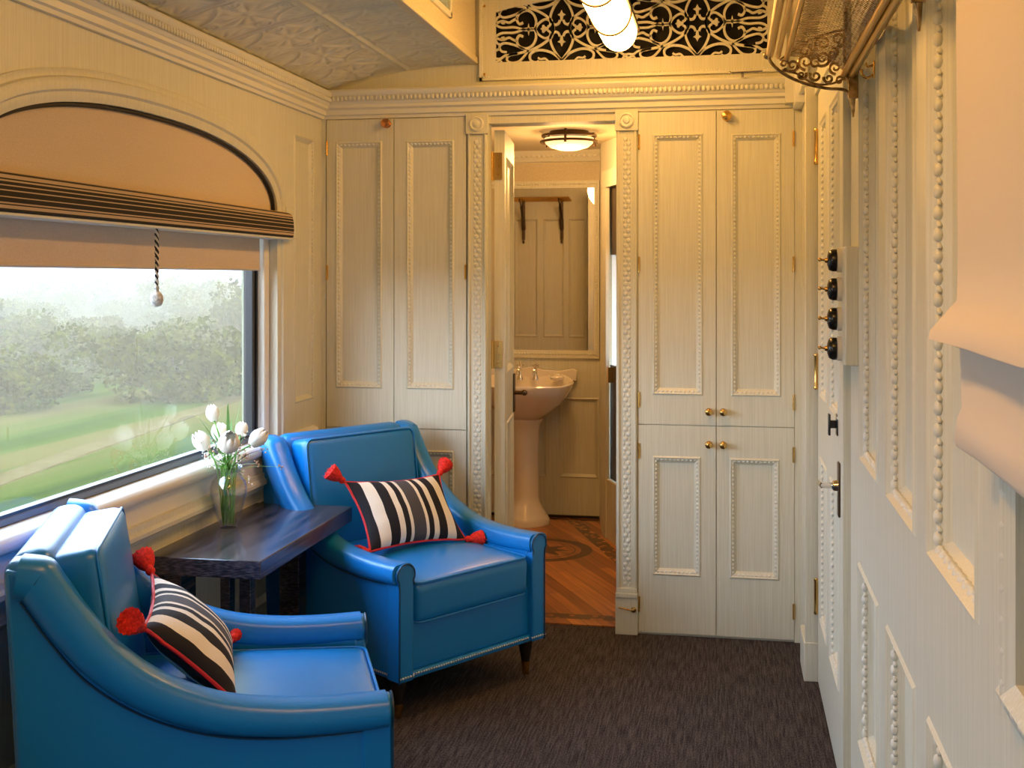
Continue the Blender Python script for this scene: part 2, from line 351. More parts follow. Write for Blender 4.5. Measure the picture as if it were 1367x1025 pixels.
# plates with recessed panels.  M(u, v, n): n points into the room
def board(m, u0, u1, v0, v1, holes, M, n=0, th=0, mw=.03, dp=.016, inner=True):
    us = sorted({u0, u1, *[h[0] for h in holes], *[h[1] for h in holes]}); vs = sorted({v0, v1, *[h[2] for h in holes], *[h[3] for h in holes]})
    for a, b in zip(us, us[1:]):
        for c, d in zip(vs, vs[1:]):
            mu, mv = (a + b) / 2, (c + d) / 2
            if any(h[0] < mu < h[1] and h[2] < mv < h[3] for h in holes): continue
            m.quad(M(a, c, n), M(b, c, n), M(b, d, n), M(a, d, n))
    for h in holes:
        if len(h) > 4 and h[4] == 'open': continue
        a, b, c, d = h[:4]; o = [(a, c), (b, c), (b, d), (a, d)]; l = .006
        i0 = [(a + l, c + l), (b - l, c + l), (b - l, d - l), (a + l, d - l)]
        i1 = [(a + mw, c + mw), (b - mw, c + mw), (b - mw, d - mw), (a + mw, d - mw)]
        rings = [(o, n), (i0, n + .005), (i1, n - dp)]
        for (A, na), (B, nb) in zip(rings, rings[1:]):
            for k in range(4):
                k2 = (k + 1) % 4; m.quad(M(*A[k], na), M(*A[k2], na), M(*B[k2], nb), M(*B[k], nb))
        if inner: m.quad(*[M(*p, n - dp) for p in i1])
    if th:
        for A, B in (((u0, v0), (u1, v0)), ((u1, v0), (u1, v1)), ((u1, v1), (u0, v1)), ((u0, v1), (u0, v0))):
            m.quad(M(*A, n), M(*B, n), M(*B, n - th), M(*A, n - th))
        m.quad(M(u0, v0, n - th), M(u1, v0, n - th), M(u1, v1, n - th), M(u0, v1, n - th))
def beads(m, h, M, n, pitch, r, mw=.03, long=1.25, hi=(6, 3), sides='lrtb', dart=False):
    a, b, c, d = h[:4]; q = mw * .45; a += q; b -= q; c += q; d -= q
    runs = []
    if 'l' in sides: runs.append(((a, c), (a, d)))
    if 'r' in sides: runs.append(((b, c), (b, d)))
    if 'b' in sides: runs.append(((a, c), (b, c)))
    if 't' in sides: runs.append(((a, d), (b, d)))
    for p, e in runs:
        Ln = math.hypot(e[0] - p[0], e[1] - p[1]); k = max(2, round(Ln / pitch)); vert = p[0] == e[0]
        for i in range(k):
            t = (i + .5) / k; u, v = p[0] + (e[0] - p[0]) * t, p[1] + (e[1] - p[1]) * t
            w = MB(); w.ell((0, 0, 0), (r, r * long, r) if vert else (r * long, r, r), *hi)
            m.add([M(u + x, v + y, n + z * .8) for x, y, z in w.v], w.f)
            if dart:
                t2 = i / k; u2, v2 = p[0] + (e[0] - p[0]) * t2, p[1] + (e[1] - p[1]) * t2
                for sg in (-1, 1):
                    w = MB(); w.ell((0, 0, 0), (r * .30, r * .85, r * .55), 5, 2)
                    ca, sa = math.cos(.6 * sg), math.sin(.6 * sg)
                    m.add([M(u2 + (sg * r * .55 + x * ca - y * sa if vert else y), v2 + (x * sa + y * ca if vert else sg * r * .55 + x), n + z * .8) for x, y, z in w.v], w.f)
def extr(m, prof, A, B, M3):
    """extrude profile [(n, z)] between stations A and B; M3(s, n, z)"""
    k = len(prof)
    vs = [M3(A, *p) for p in prof] + [M3(B, *p) for p in prof]
    m.add(vs, [(i, i + 1, k + i + 1, k + i) for i in range(k - 1)] + [tuple(range(k)), tuple(range(2 * k - 1, k - 1, -1))])

MBK = lambda u, v, n: (u, D - n, v)          # back wall: u = X
MLF = lambda u, v, n: (XL + n, u, v)         # left wall: u = Y
MRT = lambda u, v, n: (XR - n, u, v)         # right wall: u = Y
MDR = lambda u, v, n: (XD - n, u, v)

# ------------------------------------------------------------------ shell
Y0, Y1 = -1.1, 6.79
m = MB(); m.box(XL - .12, XR + .15, Y0 - .1, D + .06, -.08, 0); m.struct('floor', CARP)
m = MB(); m.box(XL - .12, XR + .15, D + .0601, Y1 + .2, -.08, 0.004); m.struct('floor_bathroom', TIM)
# left wall with the main window and an unseen one added for daylight (flat plate, outer skin)
WY0, WY1, WZ0, WSP, WTOP = 2.32, 4.12, .80, 1.64, 1.875
HOLE = (WY0, WY1, WZ0, WTOP + .01, 'open'); HOLE2 = (.3, 1.2, WZ0, WTOP + .01, 'open')
YC, HA = (WY0 + WY1) / 2, (WY1 - WY0) / 2
LP = (4.31, 4.525, .91, 1.955)
def arc(yc, ha, b, z0, n=40, p=2.25):
    return [(yc - ha * math.copysign(abs(math.cos(PI * i / n)) ** (2 / p), math.cos(PI * i / n)), z0 + b * math.sin(PI * i / n) ** (2 / p)) for i in range(n + 1)]
m = MB()
board(m, Y0, D, .70, 2.2, [HOLE, HOLE2, LP], MLF, mw=.022, dp=.012)
for yc, ha_ in ((YC, HA), (.75, .45)):     # spandrels around the arch
    A = arc(yc, ha_, WTOP - WSP, WSP); top = WTOP + .01
    for (a, b), (c, d) in zip(A, A[1:]):
        m.quad(MLF(a, b, 0), MLF(c, d, 0), MLF(c, top, 0), MLF(a, top, 0))
        m.quad(MLF(a, b, 0), MLF(c, d, 0), MLF(c, d, -.10), MLF(a, b, -.10))
    for y in (yc - ha_, yc + ha_): m.quad(MLF(y, WZ0, 0), MLF(y, WSP, 0), MLF(y, WSP, -.1), MLF(y, WZ0, -.1))
    m.quad(MLF(yc - ha_, WZ0, -.1), MLF(yc + ha_, WZ0, -.1), MLF(yc + ha_, WZ0, 0), MLF(yc - ha_, WZ0, 0))
wl_ = m.struct('wall_left', PAINT)
m = MB(); board(m, Y0 - .1, Y1 + .2, -.08, 2.8, [HOLE, HOLE2], MLF, n=-.10); board(m, Y0 - .1, Y1 + .2, -.08, 2.8, [HOLE, HOLE2], MLF, n=-.13)
m.struct('wall_outer_left', PAINT)
m = MB(); beads(m, LP, MLF, .001, .016, .005, mw=.022, sides='r'); m.build('bead_moulding', BEADM, wl_)
m = MB(); board(m, D, Y1, 0, 2.3, [], MLF); m.struct('wall_bathroom_left', WALLP)
# painted gold upper part of left wall
# dado below the sill
m = MB()
prof = [(0, .70), (.02, .70), (.022, .684), (.034, .676), (.034, .664), (.018, .655), (.014, .64), (0, .636)]
extr(m, prof, Y0, D, lambda s, n, z: (XL + n, s, z))
m.struct('trim_1', PAINT, smooth=30)
m = MB(); dp_ = [(Y0 + .1, .75, .22, .60), (.85, 1.75, .22, .60), (1.85, 2.75, .22, .60), (2.85, 3.72, .22, .60), (3.80, 4.10, .22, .60), (4.2, 4.55, .22, .60)]
board(m, Y0, D, .0, .70, dp_, MLF, n=0, mw=.025, dp=.014); m.struct('wall_left_dado', PAINTP)
m = MB(); m.box(XL, XL + .018, Y0, D, 0, .12); m.struct('baseboard_left', PAINT, bevel=.004)
# right wall, near part
RP = [(2.555, 2.905, .965, 2.0), (2.055, 2.415, .965, 2.0), (1.545, 1.925, .965, 2.0)]
RL = [(2.555, 2.935, .28, .715), (2.055, 2.42, .28, .715), (1.545, 1.925, .28, .715), (.7, 1.4, .28, .715)]
RW = (.10, 1.33, .965, 1.95)
m = MB(); board(m, Y0, 3.16, 0, 2.7, RP + RL + [RW + ('open',)], MRT, mw=.030, dp=.030)
a, b, c, d = RW[:4]
for A, B in (((a, c), (b, c)), ((b, c), (b, d)), ((b, d), (a, d)), ((a, d), (a, c))): m.quad(MRT(*A, 0), MRT(*B, 0), MRT(*B, -.10), MRT(*A, -.10))
wr = m.struct('wall_right', PAINT)
for h in RP + RL:
    m = MB(); beads(m, h, MRT, -.0125, .034 if h[0] < 2.0 else .030, .0105, hi=(8, 4), dart=True, long=1.32); m.build('egg_moulding', BEADM, wr, smooth=180)
m = MB(); 
for (s0, s1) in ((1.33, 1.4),):
    h = (RW[0] - .04, RW[1] + .04, RW[2] - .04, RW[3] + .04)
    prof = [(0, 0), (.012, .004), (.018, .02), (.006, .04), (0, .04)]
    for (p, q, fx) in (((h[1], h[2]), (h[1], h[3]), (-1, 0)), ((h[0], h[2]), (h[1], h[2]), (0, 1))):
        for (n0, w0), (n1, w1) in zip(prof, prof[1:]):
            m.quad(MRT(p[0] + fx[0] * w0, p[1] + fx[1] * w0, n0), MRT(q[0] + fx[0] * w0, q[1] + fx[1] * w0, n0), MRT(q[0] + fx[0] * w1, q[1] + fx[1] * w1, n1), MRT(p[0] + fx[0] * w1, p[1] + fx[1] * w1, n1))
    w2 = sthing('window_2', (XR, .72, .965))
    m.build('window_casing', PAINT, w2)
    m = MB(); beads(m, h, MRT, .010, .034, .0105, mw=.04, hi=(8, 4), sides='rb', dart=True, long=1.05); m.build('egg_moulding', BEADM, w2, smooth=180)
    m = MB(); m.quad(MRT(a, c, -.08), MRT(b, c, -.08), MRT(b, d, -.08), MRT(a, d, -.08)); m.build('shutter_panel', PAINTP, w2)
    m = MB()
    for (e0, e1, e2, e3) in ((a, a + .04, c, d), (b - .04, b, c, d), (a, b, c, c + .04), (a, b, d - .04, d)): m.box(e0, e1, -.095, -.06, e2, e3, lambda x, y, z: MRT(x, z, y))
    m.build('window_frame', SILLM, w2)
ORW = (5.5, 6.6, .94, 1.70, 'open')  # unseen opening added so daylight whitens the bathroom pane
m = MB(); board(m, Y0 - .1, Y1 + .2, -.08, 2.8, [ORW], MRT, n=-.10); m.struct('wall_outer_right', PAINT)
# stretch of right wall beside the cupboards and door head
m = MB(); m.box(.268, .42, 4.26, D + .02, 0, 2.8); m.struct('wall_right_return', PAINT)
m = MB(); m.box(XD, .40, 3.13, 4.2, 2.03, 2.8); m.struct('wall_right_head', PAINT)
# roof + ends
m = MB(); m.box(XL - .13, .46, Y0 - .1, Y1 + .2, 2.66, 2.8); m.struct('ceiling_roof', PAINT)
m = MB(); m.box(XL - .1, .42, Y0 - .1, Y0, 0, 2.7); m.struct('wall_near', PAINT)
m = MB(); m.box(XL - .12, .42, Y1, Y1 + .1, 0, 2.7); m.struct('wall_bathroom_end', WALLP)
# ------------------------------------------------------------------ ceiling: curved pressed tin
def cz(x):
    t = (x - (-1.66)) / .65; return 2.155 + .113 * (1 - (1 - t) ** 2.2) if t < 1 else 2.268
def relief(u, v):
    """u, v in tile units"""
    u = u - np.floor(u); v = v - np.floor(v); h = np.zeros_like(u)
    e = np.minimum(np.minimum(u, 1 - u), np.minimum(v, 1 - v))
    h += .0042 * np.exp(-(e / .022) ** 2) + .0025 * np.exp(-((e - .075) / .012) ** 2)
    uc, vc = u - .5, v - .5; r = np.sqrt(uc ** 2 + vc ** 2); th = np.arctan2(vc, uc)
    fan = (np.abs(np.cos(6 * th)) ** .7) * np.exp(-((r - .19) / .10) ** 2); h += .0042 * fan * (e > .09)
    h += .004 * np.exp(-(r / .035) ** 2)
    for cu, cv in ((0, 0), (1, 0), (0, 1), (1, 1)):
        ru = np.sqrt((u - cu) ** 2 + (v - cv) ** 2)
        h += .0030 * np.exp(-((ru - .40) / .014) ** 2) * (e > .085)
        ta = np.arctan2(v - cv, u - cu); h += .0030 * (np.abs(np.cos(8 * ta)) ** .7) * np.exp(-((ru - .23) / .08) ** 2) * (e > .085)
    for cu, cv in ((.5, .14), (.14, .5), (.5, .86), (.86, .5)):
        rc = np.sqrt((u - cu) ** 2 + (v - cv) ** 2); h += .0032 * (np.exp(-((rc - .07) / .013) ** 2) + np.exp(-((rc - .028) / .012) ** 2))
    return h
ys = np.concatenate([np.arange(Y0, 2.6, .05), np.arange(2.6, D + .001, .0052)]); xs = np.linspace(-1.66, -1.01, 130)
XX, YY = np.meshgrid(xs, ys)
T = .345; HH = 1.9 * relief((XX + 1.640) / T, (YY - D) / T); HH[YY < 2.6] = 0
ZZ = np.vectorize(cz)(XX) - HH
vs = np.stack([XX, YY, ZZ], -1).reshape(-1, 3); nx = len(xs); ny = len(ys)
ii = (np.arange(ny - 1)[:, None] * nx + np.arange(nx - 1)[None]).reshape(-1)
fs = np.stack([ii, ii + 1, ii + nx + 1, ii + nx], -1)
me = bpy.data.meshes.new('ceiling'); me.from_pydata(vs.tolist(), [], fs.tolist()); me.shade_smooth(); me.materials.append(TIN)
ceil = bpy.data.objects.new('ceiling', me); COL.objects.link(ceil); ceil['kind'] = 'structure'
m = MB()   # clerestory walls and top
m.box(-1.03, -1.01, Y0, D, 2.262, 2.66); m.box(.235, .26, Y0, D, 2.262, 2.66); m.box(.26, .42, Y0, D, 2.262, 2.29)
m.box(-1.035, -1.0, Y0, D, 2.258, 2.285)
m.struct('wall_clerestory', WALLP, bevel=.004)
m = MB(); m.box(-1.05, .3, Y0, D, 2.60, 2.66); m.struct('ceiling_clerestory', WALLP)
w3 = sthing('window_3', (-1.01, 3.85, 2.345))
m = MB(); m.quad((-1.008, 3.42, 2.365), (-1.008, 4.16, 2.365), (-1.008, 4.16, 2.53), (-1.008, 3.42, 2.53)); m.build('glass_pane', BLUEG, w3)
m = MB()
for (p0, p1, p2, p3) in ((3.40, 3.42, 2.345, 2.55), (4.155, 4.18, 2.345, 2.55), (3.4, 4.18, 2.345, 2.367), (3.4, 4.18, 2.53, 2.55)): m.box(-1.01, -.998, p0, p1, p2, p3)
m.build('window_frame', BEADM, w3, bevel=.003)
# ------------------------------------------------------------------ cornices
CP = [(0, 2.05), (.014, 2.05), (.016, 2.062), (.026, 2.066), (.028, 2.085), (.040, 2.092), (.040, 2.104), (.046, 2.108), (.050, 2.118), (.052, 2.136), (.060, 2.142), (.066, 2.156), (.060, 2.164), (0, 2.164)]
m = MB(); extr(m, CP, XL, .268, lambda s, n, z: (s, D - n, z))
for i in range(104):
    x = XL + .03 + i * .0182
    if x < .26: m.ell((x, D - .056, 2.127), (.0075, .007, .011), 6, 3)
m.box(.205, .27, D - .085, D, 2.06, 2.166); m.struct('trim_2', BEADM, smooth=40)
CPL = [(n, 2.05 + (z - 2.05) * .93) for n, z in CP]
m = MB(); extr(m, CPL, Y0, D, lambda s, n, z: (XL + n, s, z))
for i in range(320):
    y = D - .03 - i * .0182
    if y > 2.2: m.ell((XL + .057, y, 2.121), (.007, .0075, .011), 6, 3)
m.struct('trim_3', BEADM, smooth=40)
# ------------------------------------------------------------------ back wall: above the cornice + opening surround
OX0, OX1, OZ = -.958, -.443, 2.018
m = MB()
m.box(XL, .27, D + .03, D + .06, 2.164, 2.7)                     # black sheet, the recess shade put into its colour
m.struct('wall_back_upper', DARK)
m = MB()
m.box(XL, -.98, D, D + .03, 2.15, 2.7); m.box(.20, .27, D, D + .03, 2.15, 2.7); m.box(-.98, .20, D, D + .03, 2.15, 2.262); m.box(-.98, .20, D, D + .03, 2.56, 2.7)
m.struct('wall_back', PAINT)
for nm_, bx4 in (('trim_10', (OX0, OX1, D - .004, D + .06, OZ, 2.06)), ('trim_11', (OX0 - .082, OX0, D, D + .06, 0, 2.06)), ('trim_12', (OX1, OX1 + .082, D, D + .06, 0, 2.06)), ('trim_13', (.241, .268, D - .012, D + .03, 0, 2.06)), ('trim_14', (XL, XL + .020, D - .012, D + .03, 0, 2.06))):
    m = MB(); m.box(*bx4); m.struct(nm_, PAINT)
# partition behind the cupboards, bathroom side
m = MB(); MBF = lambda u, v, n: (u, 4.83 + n, v)
board(m, XL, -1.03, 0, 2.3, [(-1.60, -1.42, .95, 1.84), (-1.38, -1.22, .95, 1.84), (-1.19, -1.06, .95, 1.84)], MBF, mw=.02, dp=.01, th=.03); m.box(-1.03, -.38, 4.70, 4.83, 2.03, 2.3); m.struct('wall_bathroom_front', PAINT)
m = MB(); m.box(-1.05, -1.03, 4.66, 4.83, 0, 2.3); m.struct('wall_bathroom_return', PAINT)
# pilasters
for (a, b, nm, plinth) in ((-1.042, -.960, 'trim_4', .145), (-.441, -.359, 'trim_5', .145)):
    m = MB(); m.box(a, b, D - .014, D, plinth, 1.975); m.box(a - .004, b + .004, D - .026, D, 1.975, 2.056)
    m.box(a - .003, b + .003, D - .030, D, 0, plinth); m.box(a - .002, b + .002, D - .034, D, plinth, plinth + .018); m.box(a, b, D - .026, D, plinth + .018, plinth + .035)
    for e in (a + .004, b - .012): m.box(e, e + .008, D - .022, D, plinth + .035, 1.975)
    c = (a + b) / 2
    pl = m.struct(nm, PAINT, bevel=.002)
    m = MB(); m.lathe([(.030, 0), (.030, -.006), (.024, -.009), (.022, -.004), (.014, -.004), (.012, -.010), (.006, -.012), (.0, -.012)], (c, D - .026, 2.015), 20, 'y')
    m.build('rosette', BEADM, pl, smooth=40)
    m = MB(); z = plinth + .05; k = 0
    while z < 1.96:
        sg = 1 if k % 2 else -1
        m.ell((c + sg * .006, D - .0145, z), (.010, .0022, .009), 7, 3); m.ell((c - sg * .012, D - .0145, z), (.004, .0016, .007), 5, 2)
        z += .019; k += 1
    m.build('carved_strip', BEADM, pl, smooth=180)
# fretwork grille
fr = thing('fretwork_grille', 'cream scroll fretwork vent grille over a recess with its shade painted black, above the cornice', 'vent grille', (-.39, D, 2.2))
m = MB(); Y_ = D - .012
fx0, fx1, fz0 = -.926, .14, 2.262
def top(x): return 2.467 + .053 * (1 - ((x + .39) / .54) ** 2)
n = 24; xs_ = [fx0 + (fx1 - fx0) * i / n for i in range(n + 1)]
m.prism([(-.985, 2.196), (fx0, 2.196), (fx0, 2.60), (-.985, 2.60)], MBK, .0, .012)
m.prism([(fx1, 2.196), (.205, 2.196), (.205, 2.60), (fx1, 2.60)], MBK, .0, .012)
m.prism([(fx0, 2.196), (fx1, 2.196), (fx1, fz0), (fx0, fz0)], MBK, .0, .012)
m.prism([(x, top(x)) for x in xs_] + [(fx1, 2.6), (fx0, 2.6)], MBK, .0, .012)
m.build('frame', PAINT, fr)
m = MB()
for (a, b, c, d) in ((-.992, -.980, 2.19, 2.60), (.200, .212, 2.19, 2.60), (-.992, .212, 2.19, 2.202)): m.box(a, b, D - .02, D, c, d)
x = -.975
while x < .2: m.ell((x, D - .020, 2.203), (.004, .004, .004), 5, 2); x += .0105
z = 2.21
while z < 2.6: m.ell((-.979, D - .016, z), (.004, .004, .004), 5, 2); z += .0105
m.build('bead_moulding', BEADM, fr)
for px, pz in ((-.972, 2.215), (-.972, 2.49)):
    m = MB(); m.lathe([(.0055, 0), (.0055, -.003), (.003, -.004)], (px, D - .012, pz), 10, 'y'); m.build('screw', BRASS, fr)
STR = [  # quadrant strokes, unit = half a module width (600 px of the crop), y down
 ([(0, 265), (62, 190), (98, 115), (98, 60), (62, 30), (30, 38), (16, 66)], 9),
 ([(85, -55), (72, 0), (85, 55), (98, 80)], 8),
 ([(240, 0), (205, 48), (150, 78), (108, 62), (104, 30), (128, 14)], 8),
 ([(98, 75), (180, 130), (280, 172), (400, 196), (520, 212)], 9),
 ([(240, 0), (232, 70), (262, 130), (320, 158), (385, 136), (408, 88), (385, 48), (350, 58)], 9),
 ([(232, -3), (330, -4), (430, 22), (540, 22), (600, 52), (592, 100), (560, 118)], 8),
 ([(5, 265), (70, 210), (160, 178), (240, 180), (286, 212), (280, 256), (235, 276), (205, 262)], 9),
 ([(120, 270), (150, 246), (190, 250), (214, 236)], 7),
 ([(300, 172), (345, 226), (390, 262), (440, 272)], 8),
 ([(330, 168), (420, 128), (520, 106), (566, 132), (548, 172), (500, 182)], 8),
 ([(405, 96), (445, 78), (480, 62), (540, 78), (600, 60)], 8),
 ([(400, 196), (470, 206), (500, 236), (470, 268), (380, 272)], 8),
 ([(520, 60), (545, 62), (548, 78)], 7), ([(560, 150), (600, 165)], 8), ([(520, 212), (560, 235), (600, 232)], 8), ([(540, 276), (560, 250), (600, 262)], 7),
]
def stroke(m, pts, w, M, n0, n1, sub_=5):
    P_ = smooth_pts([(x, y, 0) for x, y in pts], sub_); A = []; B = []
    for i, p in enumerate(P_):
        t = (P_[min(i + 1, len(P_) - 1)] - P_[max(i - 1, 0)]).normalized(); nn = Vector((-t.y, t.x, 0)) * w * 1.15
        A.append(p + nn); B.append(p - nn)
    vs = [];
    for a, b in zip(A, B): vs += [M(a.x, a.y, n0), M(a.x, a.y, n1), M(b.x, b.y, n1), M(b.x, b.y, n0)]
    fs = []
    for i in range(len(A) - 1):
        for k in range(4): fs.append((i * 4 + k, i * 4 + (k + 1) % 4, i * 4 + 4 + (k + 1) % 4, i * 4 + 4 + k))
    fs += [(0, 1, 2, 3), tuple(len(vs) - 4 + i for i in (3, 2, 1, 0))]
    m.add(vs, fs)
HWM = (fx1 - fx0) / 4; SC = HWM / 600; ZC = 2.390; SV = .128 / 265
m = MB()
for mod in range(2):
    cx = fx0 + HWM * (1 + 2 * mod)
    for sx_ in (1, -1):
        for sy_ in (1, -1):
            Mq = lambda x, y, n: MBK(cx + sx_ * x * SC, ZC - sy_ * y * SV, n)
            for pts, w in STR: stroke(m, pts, w, Mq, .001, .010)
    for sg in (1, -1):
        m.prism([(0, 150 * sg), (14, 122 * sg), (36, 112 * sg), (14, 100 * sg), (10, 62 * sg), (-10, 62 * sg), (-14, 100 * sg), (-36, 112 * sg), (-14, 122 * sg)], lambda x, y, n: MBK(cx + x * SC, ZC - y * SV, n), .001, .010)
        m.prism([(150 * sg, 18), (160 * sg, 34), (176 * sg, 30), (178 * sg, 10), (192 * sg, 0), (178 * sg, -10), (176 * sg, -30), (160 * sg, -34), (150 * sg, -18), (120 * sg, -10), (120 * sg, 10)], lambda x, y, n: MBK(cx + x * SC, ZC - y * SV, n), .001, .010)
        m.prism([(-70, 8), (-70, -8), (70, -8), (70, 8)] if 0 else [(300 * sg, 50), (312 * sg, 0), (300 * sg, -50), (290 * sg, 0)], lambda x, y, n: MBK(cx + x * SC, ZC - y * SV, n), .001, .010)
m.build('scrollwork', PAINT, fr)

# ------------------------------------------------------------------ cupboards on the back wall
def knob(parent, x, y, z, r=.015, m_=BRASS, ax='y', sg=-1, nm='knob'):
    m = MB(); pr = [(r * .9, 0), (r * .9, .003), (r * .4, .006), (r * .4, .014), (r * .85, .018), (r, .024), (r * .85, .031), (r * .3, .034)]
    m.lathe([(a, b * sg) for a, b in pr], (x, y, z), 16, ax); return m.build(nm, m_, parent, smooth=40)
def cup_door(cab, u0, u1, v0, v1, hole, knobs=(), kmat=BRASS, hinges=()):
    yf = .014
    m = MB(); board(m, u0, u1, v0, v1, [hole], MBK, n=yf, th=.018, mw=.030, dp=.013); d = m.build('door', PAINT, cab); d['_w'] = cab['_w']
    m = MB(); beads(m, hole, MBK, yf - .0025, .0165, .0062, mw=.030); b = m.build('bead_moulding', BEADM, d, smooth=180)
    for kx, kz, kr in knobs: knob(d, kx, D - yf, kz, kr, kmat)
    for hx, hz in hinges:
        m = MB(); m.box(hx - .004, hx + .004, D - yf - .003, D - yf, hz - .028, hz + .028); m.lathe([(.0035, -.03), (.0035, .03)], (hx, D - yf - .003, hz), 8); m.build('hinge', BRASS, d)
c1 = thing('cupboard', 'tall cream built-in cupboard with four panelled doors right of the bathroom doorway', 'cupboard', (-.055, D + .2, 0))
m = MB(); m.box(-.358, .24, D - .003, D + .045, 0, 2.05); m.build('body', PAINT, c1)
def hl(u0, u1): return u0 + .054, u1 - .054
a, b = hl(-.353, -.056)
cup_door(c1, -.354, -.0555, .826, 2.046, (-.300, -.104, .94, 1.96), [(-.082, .879, .015)], hinges=[(-.352, 1.93), (-.352, 1.45), (-.352, .92)])
cup_door(c1, -.0525, .240, .826, 2.046, (.002, .192, .94, 1.955), [(-.027, .879, .015), (-.014, 2.022, .020)], hinges=[(.238, 1.93), (.238, 1.45), (.238, .92)])
cup_door(c1, -.354, -.0555, .010, .822, (-.300, -.112, .235, .702), [(-.082, .752, .015)], hinges=[(-.352, .72), (-.352, .12)])
cup_door(c1, -.0525, .240, .010, .822, (-.004, .186, .235, .702), [(-.027, .752, .015)], hinges=[(.238, .72), (.238, .12)])
c2 = thing('cupboard', 'tall cream built-in cupboard between the window wall and the bathroom doorway, behind the blue chair', 'cupboard', (-1.34, D + .1, 0))
m = MB(); m.box(-1.638, -1.045, D - .003, D + .045, 0, 2.05); m.build('body', PAINT, c2)
cup_door(c2, -1.636, -1.350, .786, 2.046, (-1.598, -1.398, .945, 1.957), [(-1.378, 2.026, .020)], COPPER, [(-1.634, 1.93), (-1.634, 1.42)])
cup_door(c2, -1.347, -1.047, .786, 2.046, (-1.297, -1.096, .945, 1.955), (), COPPER, [(-1.05, 1.42)])
cup_door(c2, -1.636, -1.350, .010, .782, (-1.598, -1.398, .235, .70))
cup_door(c2, -1.347, -1.047, .010, .782, (-1.297, -1.096, .235, .70))
# door hook on the right pilaster plinth
m = MB(); m.lathe([(.011, 0), (.011, -.004), (.004, -.006)], (-.372, D - .031, .10), 12, 'y')
m.tube(smooth_pts([(-.372, D - .036, .10), (-.385, D - .045, .102), (-.41, D - .045, .106), (-.43, D - .04, .108)]), .003)
m.build('door_hook', BRASS, None, smooth=40); tag(bpy.data.objects['door_hook'], 'small brass door hook on the plinth beside the bathroom doorway', 'hook')
m = MB(); m.tube([(.0, D - .085, 2.178), (.12, D - .085, 2.181)], .004, 8); m.ell((-.002, D - .085, 2.178), (.007, .007, .007), 8, 4)
m.box(.04, .05, D - .085, D - .05, 2.16, 2.178)
o = m.build('hanging_rod', CHROME, None, smooth=40); tag(o, 'short chrome rod along the top of the cornice under the grille', 'rod')

# ------------------------------------------------------------------ right side: door_1 (to corridor), casing
d1 = sthing('door_1', (XD, 3.7, 0))
DH = [(3.78, 4.06, 1.0, 1.92), (3.36, 3.66, 1.0, 1.92), (3.78, 4.06, .25, .80), (3.36, 3.66, .25, .80)]
m = MB(); board(m, 3.195, 4.17, .008, 2.03, DH, MDR, mw=.032, dp=.018, th=.04); m.build('door_leaf', PAINT, d1)
for h in DH:
    m = MB(); beads(m, h, MDR, -.006, .022, .008, mw=.032, hi=(6, 3)); m.build('bead_moulding', BEADM, d1, smooth=180)
for z in (1.85, 1.075, .30):
    m = MB(); m.lathe([(.007, -.062), (.009, -.055), (.007, -.05), (.007, .05), (.009, .055), (.007, .062)], (XD - .006, 4.175, z), 10); m.build('hinge', BRASS, d1, smooth=40)
m = MB(); m.box(XD - .006, XD, 3.33, 3.37, .74, .89); m.build('lock_plate', BRONZE, d1, bevel=.003)
m = MB(); m.lathe([(.016, 0), (.014, -.012), (.008, -.016), (.008, -.042), (.011, -.046)], (XD - .006, 3.35, .825), 14, 'x'); m.tube(smooth_pts([(XD - .048, 3.35, .825), (XD - .052, 3.38, .824), (XD - .050, 3.43, .820), (XD - .045, 3.46, .818)]), .007, 8)
m.build('handle', CHROME, d1, smooth=40)
m = MB(); m.box(XD - .004, XD, 3.40, 3.44, .955, 1.015); m.box(XD - .022, XD - .004, 3.412, 3.428, .975, .997); m.box(XD - .026, XD - .02, 3.405, 3.435, .955, 1.015); m.build('bolt', BLACK, d1, bevel=.002)
# casing far side (behind hinge) and near side
m = MB()
for (a, b, c) in ((4.19, 4.21, .255), (4.21, 4.25, .262), (4.25, 4.40, .266)): m.box(c, .32, a, b, 0, 2.06)
m.box(.250, .30, 4.185, 4.40, 0, .135); m.struct('trim_6', PAINT, bevel=.003)
m = MB(); m.box(.285, .34, 3.135, 3.195, 0, 2.2); m.box(.287, .30, 3.135, 4.2, 2.03, 2.10); m.box(.276, .34, 3.12, 3.2, 0, .10); m.struct('trim_7', PAINT, bevel=.003)
m = MB(); m.box(.235, .27, 4.42, D - .02, 2.04, 2.16); m.box(.245, .27, 4.25, 4.42, 2.07, 2.15); m.struct('trim_8', BEADM, bevel=.004)
# switch plate with four rotary switches
sp = thing('switch_panel', 'cream switch board with four round black rotary switches on the right door frame', 'light switch', (.28, 3.05, 1.33))
m = MB(); m.box(.272, .306, 2.94, 3.12, 1.185, 1.475); m.build('backing_board', PAINT, sp, bevel=.004)
for z in (1.442, 1.370, 1.296, 1.222):
    m = MB(); m.lathe([(.030, 0), (.030, -.010), (.026, -.012)], (.272, 3.03, z), 20, 'x'); b_ = m.build('switch_base', CREAMC, sp, smooth=40)
    m = MB(); m.lathe([(.028, -.012), (.028, -.022), (.024, -.030), (.012, -.034), (.0, -.035)], (.272, 3.03, z), 20, 'x', wob=lambda p, h: 1 + .03 * math.cos(10 * p)); b_ = m.build('switch_dome', BLACK, sp, smooth=50)
    m = MB(); m.lathe([(.007, -.034), (.006, -.040)], (.272, 3.03, z), 10, 'x'); m.tube([(.236, 3.03, z), (.222, 3.03, z + .002)], .003, 6); m.ell((.220, 3.03, z + .002), (.005, .005, .005), 8, 4); m.build('toggle', BRASS, sp, smooth=40)

